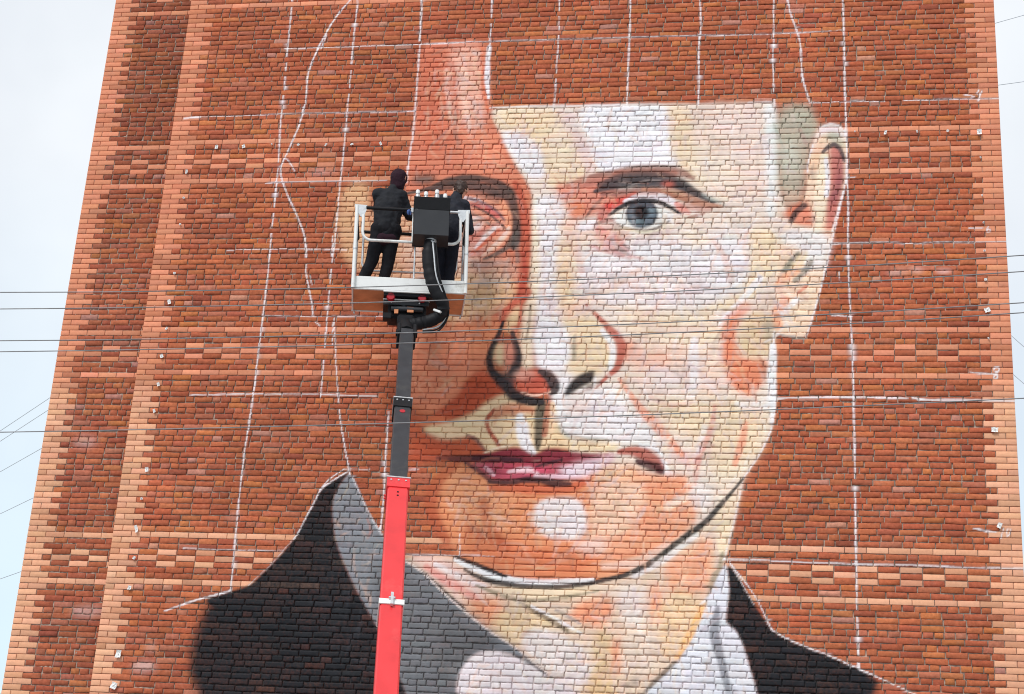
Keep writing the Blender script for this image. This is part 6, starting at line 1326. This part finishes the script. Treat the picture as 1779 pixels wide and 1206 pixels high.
def skin_of(name, parts_, M, mat, parent, voxel=.010, smooth_it=3, folds=0.0, fs=.12):
    vs_, F = cap_mesh(parts_, M)
    o_ = mesh_obj(name, vs_, F, None)
    rm = o_.modifiers.new('r', 'REMESH'); rm.mode = 'VOXEL'; rm.voxel_size = voxel
    sm = o_.modifiers.new('s', 'SMOOTH'); sm.iterations = smooth_it; sm.factor = .5
    if folds:
        tx = bpy.data.textures.new(name + '_folds', 'CLOUDS'); tx.noise_scale = fs; tx.noise_depth = 2
        ds = o_.modifiers.new('d', 'DISPLACE'); ds.texture = tx; ds.strength = folds; ds.mid_level = .5
        ds.texture_coords = 'GLOBAL'
    dg = bpy.context.evaluated_depsgraph_get()
    me = bpy.data.meshes.new_from_object(o_.evaluated_get(dg))
    old = o_.data
    o_.modifiers.clear(); o_.data = me; bpy.data.meshes.remove(old)
    me.name = name
    me.polygons.foreach_set('use_smooth', [True] * len(me.polygons))
    me.materials.clear(); me.materials.append(mat)
    if parent is not None: o_.parent = parent
    return o_

def hand(p, d, side):
    """palm and five bent fingers at p pointing along d"""
    p, d = Vector(p), Vector(d).normalized()
    u = d.cross(Vector((0, 0, 1))).normalized(); n = u.cross(d)
    out = [(p, p + d * .085, .026, .034, .55)]
    for k, (o_, ln) in enumerate(((-.030, .068), (-.010, .078), (.010, .074), (.029, .058))):
        b0 = p + d * .090 + u * o_; b1 = b0 + d * ln * .55 - n * .012; b2 = b1 + d * ln * .35 - n * .028
        out += [(b0, b1, .0098, .0090), (b1, b2, .0090, .0078)]
    t0 = p + d * .03 + u * (-.032 * side); t1 = t0 + d * .035 + u * (-.028 * side) - n * .01; t2 = t1 + d * .032 - n * .014
    out += [(t0, t1, .012, .011), (t1, t2, .011, .009)]
    return out

def head_parts(c, face, upv, r=.088):
    """skull, jaw, nose, ears; c = centre of the head, face = looking direction"""
    c, f, u = Vector(c), Vector(face).normalized(), Vector(upv).normalized()
    s_ = f.cross(u).normalized(); u = s_.cross(f)
    out = [(c + u * .032 - f * .018, c + u * .028 + f * .025, r, r * .93), (c - u * .045 + f * .035, c - u * .085 + f * .055, .062, .040), (c + f * .095 - u * .005, c + f * .112 - u * .030, .010, .015)]
    for q in (-1, 1):
        out.append((c + s_ * q * .088 - u * .022 - f * .004, c + s_ * q * .094 + u * .018 - f * .012, .013, .018, .6))
        out.append((c + f * .088 + s_ * q * .033 + u * .018, c + f * .086 + s_ * q * .040 + u * .018, .012, .012))
    out.append((c + f * .088 - u * .058 - s_ * .018, c + f * .088 - u * .058 + s_ * .018, .009, .009))
    return out, s_, u

def build_person(label, J, look, tilt, mats, hood, dark_trousers, jk_hem):
    """J: joints in the basket frame"""
    M = MBK
    V3 = {k: Vector(v) for k, v in J.items()}
    hp_, sh = (V3['hl'] + V3['hr']) / 2, (V3['sl'] + V3['sr']) / 2
    chest = hp_ * .35 + sh * .65
    waist = hp_ * .75 + sh * .25
    hc = V3['head']
    hparts, s_, u_ = head_parts(hc, look, tilt)
    body = hparts + [(sh + (hc - sh) * .05, hc - u_ * .06, .055, .052),
        (V3['hl'], V3['hr'], .10, .10), (hp_, waist, .125, .115, .75), (waist, chest, .12, .13, .7), (chest, sh - Vector((0, 0, .05)), .13, .09, .65), (V3['sl'], V3['sr'], .055, .055)]
    for q in 'lr':
        body += [(V3['s' + q], V3['e' + q], .050, .040), (V3['e' + q], V3['w' + q], .040, .028)]
        body += [(V3['h' + q], V3['k' + q], .085, .058), (V3['k' + q], V3['a' + q], .055, .038)]
        body += [(V3['a' + q], V3['a' + q] + Vector((0, .02, -.02)), .04, .04)]
        body += hand(V3['w' + q], V3['d' + q], 1 if q == 'r' else -1)
    root = skin_of('person', body, M, M_SKIN, None, .011, 2)
    tag(root, label, 'person', 'painters in the basket')
    jk = [(hp_ + Vector((0, 0, jk_hem + .03)), waist, .166, .172, .82), (waist, chest, .176, .190, .80), (chest, sh - Vector((0, 0, .06)), .192, .160, .78), (V3['sl'], V3['sr'], .092, .092), (sh - Vector((0, 0, .04)), sh + (hc - sh) * .30, .125, .082), (sh + Vector((0, -.02, -.02)), sh + (hc - sh) * .52, .09, .074)]
    for q in 'lr':
        jk += [(V3['s' + q], V3['e' + q], .084, .068), (V3['e' + q], V3['e' + q] + (V3['w' + q] - V3['e' + q]) * .93, .064, .048)]
    skin_of('jacket', jk, M, mats[0], root, .012, 2, .034, .09)
    tr = [(V3['hl'], V3['hr'], .118, .118), (hp_, waist, .138, .125)]
    for q in 'lr':
        tr += [(V3['h' + q], V3['k' + q], .108, .080), (V3['k' + q], V3['a' + q] + Vector((0, 0, .02)), .078, .066)]
    skin_of('trousers', tr, M, mats[1], root, .012, 3, .016, .07)
    for q in 'lr':
        skin_of('shoe', [(V3['a' + q] + Vector((0, -.05, -.05)), V3['a' + q] + Vector((0, .15, -.058)), .040, .036), (V3['a' + q] + Vector((0, -.03, -.03)), V3['a' + q] + Vector((0, 0, .02)), .044, .045)], M, M_SHOE, root, .008, 2)
    f_ = Vector(look).normalized()
    if hood:
        hh = [(hc + u_ * .040 - f_ * .022, hc + u_ * .030 + f_ * .010, .106, .100), (hc - f_ * .05, hc - u_ * .12 - f_ * .035, .098, .085), (hc - u_ * .06 - f_ * .035 - s_ * .05, hc - u_ * .13 - f_ * .03, .06, .07), (hc - u_ * .06 - f_ * .02 + s_ * .05, hc - u_ * .13 - f_ * .03, .055, .07)]
        skin_of('hood', hh, M, M_HOOD, root, .009, 2, .016, .05)
        skin_of('shirt_hem', [(hp_ + Vector((-.045, 0, jk_hem - .118)), hp_ + Vector((.045, 0, jk_hem - .118)), .118, .118, .85)], M, M_HOOD, root, .012, 2, .01)
    else:
        hh = [(hc + u_ * .045 - f_ * .030, hc + u_ * .048 + f_ * .020, .097, .090), (hc + u_ * .01 - f_ * .055, hc - u_ * .055 - f_ * .055, .078, .055), (hc + u_ * .06 + f_ * .05 - s_ * .03, hc + u_ * .06 + f_ * .05 + s_ * .03, .055, .055)]
        skin_of('hair', hh, M, M_HAIR, root, .008, 1, .026, .03)
    return root

PL = dict(head=(.535, .42, 1.73), sl=(.275, .37, 1.475), sr=(.565, .36, 1.465), el=(.30, .55, 1.24), er=(.69, .45, 1.23), wl=(.46, .72, 1.28), wr=(.79, .66, 1.34),
          dl=(.4, .9, .1), dr=(.5, .8, .3), hl=(.305, .33, .97), hr=(.48, .33, .96), kl=(.22, .35, .50), kr=(.43, .38, .49), al=(.075, .30, .12), ar=(.355, .34, .12))
build_person('person in dark maroon hood and black jacket standing at left in the basket', PL, (.55, .83, -.05), (0, .05, 1), (M_JACKET, M_TROUSER), True, True, -.02)
PR = dict(head=(1.345, .56, 1.685), sl=(1.10, .44, 1.47), sr=(1.385, .48, 1.43), el=(1.02, .62, 1.20), er=(1.475, .58, 1.14), wl=(1.20, .76, 1.25), wr=(1.42, .80, 1.24),
          dl=(.5, .85, .2), dr=(-.1, .9, .35), hl=(1.08, .38, .95), hr=(1.25, .38, .95), kl=(1.07, .44, .50), kr=(1.23, .44, .50), al=(1.05, .36, .12), ar=(1.21, .36, .12))
build_person('short haired person in dark navy jacket leaning forward at right in the basket', PR, (.12, .92, -.36), (.06, .25, .95), (M_JACKET2, M_TROUSER2), False, True, .02)
# gloves hung on the rail
m = MB(MBK)
m.tube(smooth_path([(.675, -.055, BH - .03), (.665, -.06, BH - .06), (.668, -.06, BH - .10)], 4), [.012, .018, .022, .024, .024, .022, .020, .016, .010], 10)
glove = m.build('work_glove', M_BLUE, None, True); tag(glove, 'small blue glove hung on the basket rail beside the black control box', 'glove')
m = MB(MBK); m.tube(smooth_path([(.690, -.058, BH - .05), (.695, -.062, BH - .075), (.692, -.06, BH - .10)], 4), .009, 10); m.build('thumb', M_BLUE, glove, True)

# ------------------------------------------------------------------ white scraps pinned to the wall
SCRAPS = [
[-10.726, -0.092, 0.055, 0.074, "first white scrap from the left in the row left of the painted forehead"],
[-10.326, -0.091, 0.055, 0.066, "second white scrap from the left in the row left of the painted forehead"],
[-9.915, -0.063, 0.023, 0.033, "third white scrap from the left in the row left of the painted forehead"],
[-9.526, -0.08, 0.047, 0.041, "fourth white scrap from the left in the row left of the painted forehead"],
[-9.123, -0.089, 0.031, 0.057, "fifth white scrap from the left in the row left of the painted forehead"],
[-8.749, -0.087, 0.055, 0.033, "sixth white scrap from the left in the row left of the painted forehead"],
[-8.336, -0.087, 0.039, 0.066, "seventh white scrap from the left in the row left of the painted forehead"],
[-1.872, -0.042, 0.023, 0.025, "first white scrap from the left in the row right of the painted ear"],
[-1.477, -0.067, 0.039, 0.074, "second white scrap from the left in the row right of the painted ear"],
[-1.069, -0.059, 0.023, 0.049, "third white scrap from the left in the row right of the painted ear"],
[-0.678, -0.059, 0.039, 0.041, "fourth white scrap from the left in the row right of the painted ear"],
[-0.277, -0.085, 0.07, 0.09, "fifth white scrap from the left in the row right of the painted ear"],
[-11.12, -0.475, 0.039, 0.074, "first white scrap from the top in the column beside the left pale corner"],
[-11.108, -0.879, 0.039, 0.033, "second white scrap from the top in the column beside the left pale corner"],
[-11.104, -1.287, 0.039, 0.033, "third white scrap from the top in the column beside the left pale corner"],
[-11.087, -2.028, 0.039, 0.041, "fourth white scrap from the top in the column beside the left pale corner"],
[-11.103, -2.456, 0.055, 0.082, "fifth white scrap from the top in the column beside the left pale corner"],
[-11.09, -2.844, 0.039, 0.049, "sixth white scrap from the top in the column beside the left pale corner"],
[-11.1, -3.245, 0.055, 0.066, "seventh white scrap from the top in the column beside the left pale corner"],
[-11.093, -3.648, 0.047, 0.066, "eighth white scrap from the top in the column beside the left pale corner"],
[-11.096, -4.022, 0.039, 0.066, "ninth white scrap from the top in the column beside the left pale corner"],
[-11.085, -4.836, 0.062, 0.074, "tenth white scrap from the top in the column beside the left pale corner"],
[-11.1, -5.228, 0.039, 0.041, "eleventh white scrap from the top in the column beside the left pale corner"],
[-11.112, -5.637, 0.047, 0.115, "twelfth white scrap from the top in the column beside the left pale corner"],
[-11.088, -6.018, 0.047, 0.049, "thirteenth white scrap from the top in the column beside the left pale corner"],
[-11.093, -6.409, 0.062, 0.066, "fourteenth white scrap from the top in the column beside the left pale corner"],
[-11.114, -7.258, 0.086, 0.115, "fifteenth white scrap from the top in the column beside the left pale corner"],
[-11.115, -7.655, 0.094, 0.098, "sixteenth white scrap from the top in the column beside the left pale corner"],
[-0.277, -0.455, 0.023, 0.033, "first white scrap from the top in the column beside the right pale corner"],
[-0.278, -1.002, 0.023, 0.033, "second white scrap from the top in the column beside the right pale corner"],
[-0.28, -1.385, 0.023, 0.033, "third white scrap from the top in the column beside the right pale corner"],
[-0.282, -1.779, 0.031, 0.033, "fourth white scrap from the top in the column beside the right pale corner"],
[-0.285, -2.176, 0.039, 0.041, "fifth white scrap from the top in the column beside the right pale corner"],
[-0.281, -2.591, 0.086, 0.074, "sixth white scrap from the top in the column beside the right pale corner"],
[-0.283, -2.97, 0.023, 0.033, "seventh white scrap from the top in the column beside the right pale corner"],
[-0.26, -4.165, 0.094, 0.074, "eighth white scrap from the top in the column beside the right pale corner"],
[-0.259, -5.362, 0.062, 0.082, "ninth white scrap from the top in the column beside the right pale corner"]
]
def scrap(x, z, w, h_, label):
    r = random.Random(int((x * 131 + z * 977) * 100))
    nx_, nz_ = 4, 3
    vs_, F = [], []
    a = r.uniform(-.5, .5)
    for side in (0, 1):
        for i in range(nz_ + 1):
            for j in range(nx_ + 1):
                u, v = (j / nx_ - .5) * w * r.uniform(.86, 1.08), (i / nz_ - .5) * h_ * r.uniform(.86, 1.08)
                y = -.012 - side * .003 - r.uniform(0, .014) - .3 * abs(v) - .08 * u
                vs_.append((x + u * math.cos(a) - v * math.sin(a), y, z + u * math.sin(a) + v * math.cos(a)))
    n = (nx_ + 1) * (nz_ + 1)
    for i in range(nz_):
        for j in range(nx_):
            q = i * (nx_ + 1) + j
            F.append((q, q + nx_ + 1, q + nx_ + 2, q + 1)); F.append((n + q, n + q + 1, n + q + nx_ + 2, n + q + nx_ + 1))
    ring = [j for j in range(nx_)] + [i * (nx_ + 1) + nx_ for i in range(nz_)] + [nz_ * (nx_ + 1) + j for j in range(nx_, 0, -1)] + [i * (nx_ + 1) for i in range(nz_, 0, -1)]
    for k in range(len(ring)):
        a_, b_ = ring[k], ring[(k + 1) % len(ring)]
        F.append((a_, b_, n + b_, n + a_))
    o_ = mesh_obj('paper_scrap', vs_, F, M_PAPER)
    tag(o_, label, 'paper scrap', 'white scraps pinned to the wall')
    m = MB(); m.tube([(x, .004, z), (x, -.045, z)], .005, 6); m.build('nail', M_STEEL, o_)
for s_ in SCRAPS: scrap(s_[0], s_[1] + ROW0, s_[2] * .82, s_[3] * .82, s_[4])

# ------------------------------------------------------------------ overhead wires
def wire(name, pts, r, label, group):
    m = MB(); m.tube(smooth_path(pts, 6), r, 6)
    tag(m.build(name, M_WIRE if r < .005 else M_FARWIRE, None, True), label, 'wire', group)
WIRES = [
[[[-13.614, -9.0, 5.775], [-8.614, -9.0, 5.766], [-7.391, -9.0, 5.77], [-6.167, -9.0, 5.789], [-4.943, -9.0, 5.823], [-3.72, -9.0, 5.87], [-2.496, -9.0, 5.932], [-1.272, -9.0, 6.009], [3.728, -9.0, 6.352]], 0.0038, "uppermost of the five thin wires crossing in front of the brick wall", "wires in front of the wall"],
[[[-13.59, -9.0, 5.603], [-8.59, -9.0, 5.633], [-7.372, -9.0, 5.645], [-6.153, -9.0, 5.668], [-4.934, -9.0, 5.703], [-3.716, -9.0, 5.751], [-2.497, -9.0, 5.813], [-1.278, -9.0, 5.891], [3.722, -9.0, 6.241]], 0.0038, "second from the top of the five wires crossing in front of the wall", "wires in front of the wall"],
[[[-13.545, -9.0, 5.341], [-8.545, -9.0, 5.382], [-7.336, -9.0, 5.398], [-6.127, -9.0, 5.427], [-4.917, -9.0, 5.468], [-3.708, -9.0, 5.522], [-2.499, -9.0, 5.587], [-1.29, -9.0, 5.665], [3.71, -9.0, 6.01]], 0.0038, "third from the top of the five wires crossing in front of the wall", "wires in front of the wall"],
[[[-13.53, -9.0, 5.217], [-8.53, -9.0, 5.296], [-7.324, -9.0, 5.318], [-6.118, -9.0, 5.349], [-4.911, -9.0, 5.39], [-3.705, -9.0, 5.444], [-2.499, -9.0, 5.511], [-1.293, -9.0, 5.594], [3.707, -9.0, 5.975]], 0.0038, "fourth from the top of the five wires crossing in front of the wall", "wires in front of the wall"],
[[[-13.419, -9.0, 4.549], [-8.419, -9.0, 4.681], [-7.237, -9.0, 4.716], [-6.054, -9.0, 4.758], [-4.871, -9.0, 4.806], [-3.688, -9.0, 4.862], [-2.506, -9.0, 4.925], [-1.323, -9.0, 4.994], [3.677, -9.0, 5.301]], 0.0038, "lowest of the five thin wires, crossing in front of the painted mouth", "wires in front of the wall"],
[[[-31.49, 22.0, 9.289], [-24.426, 22.0, 14.588], [-18.962, 22.0, 18.688]], 0.0085, "upper of the two slanting wires in the sky left of the mid band", "wires behind the building"],
[[[-31.497, 22.0, 9.062], [-24.377, 22.0, 14.256], [-18.874, 22.0, 18.271]], 0.0085, "lower of the two slanting wires in the sky left of the mid band", "wires behind the building"],
[[[-31.651, 22.0, 8.619], [-24.392, 22.0, 13.162], [-18.827, 22.0, 16.645]], 0.0085, "third slanting wire from the top in the sky left of the building", "wires behind the building"],
[[[-31.728, 22.0, 7.905], [-24.198, 22.0, 11.863], [-18.438, 22.0, 14.891]], 0.0085, "fourth slanting wire from the top in the sky left of the building", "wires behind the building"],
[[[-31.778, 22.0, 6.891], [-24.036, 22.0, 9.866], [-18.161, 22.0, 12.125]], 0.0085, "lowest slanting wire in the sky left of the building", "wires behind the building"],
[[[-2.349, 22.0, 25.019], [3.794, 22.0, 26.835], [11.855, 22.0, 29.218]], 0.0085, "uppermost wire in the sky right of the building", "wires behind the building"],
[[[-2.572, 22.0, 23.912], [3.726, 22.0, 24.734], [12.008, 22.0, 25.816]], 0.0085, "second wire from the top in the sky right of the building", "wires behind the building"],
[[[-0.757, 22.0, 21.359], [3.541, 22.0, 16.9], [9.227, 22.0, 11.002]], 0.0085, "upper of the two falling wires in the sky right of the mid band", "wires behind the building"],
[[[-0.844, 22.0, 20.189], [3.511, 22.0, 15.834], [9.28, 22.0, 10.065]], 0.0085, "lower of the two falling wires in the sky right of the mid band", "wires behind the building"]
]
for w_ in WIRES: wire('overhead_wire', w_[0], w_[1], w_[2], w_[3])
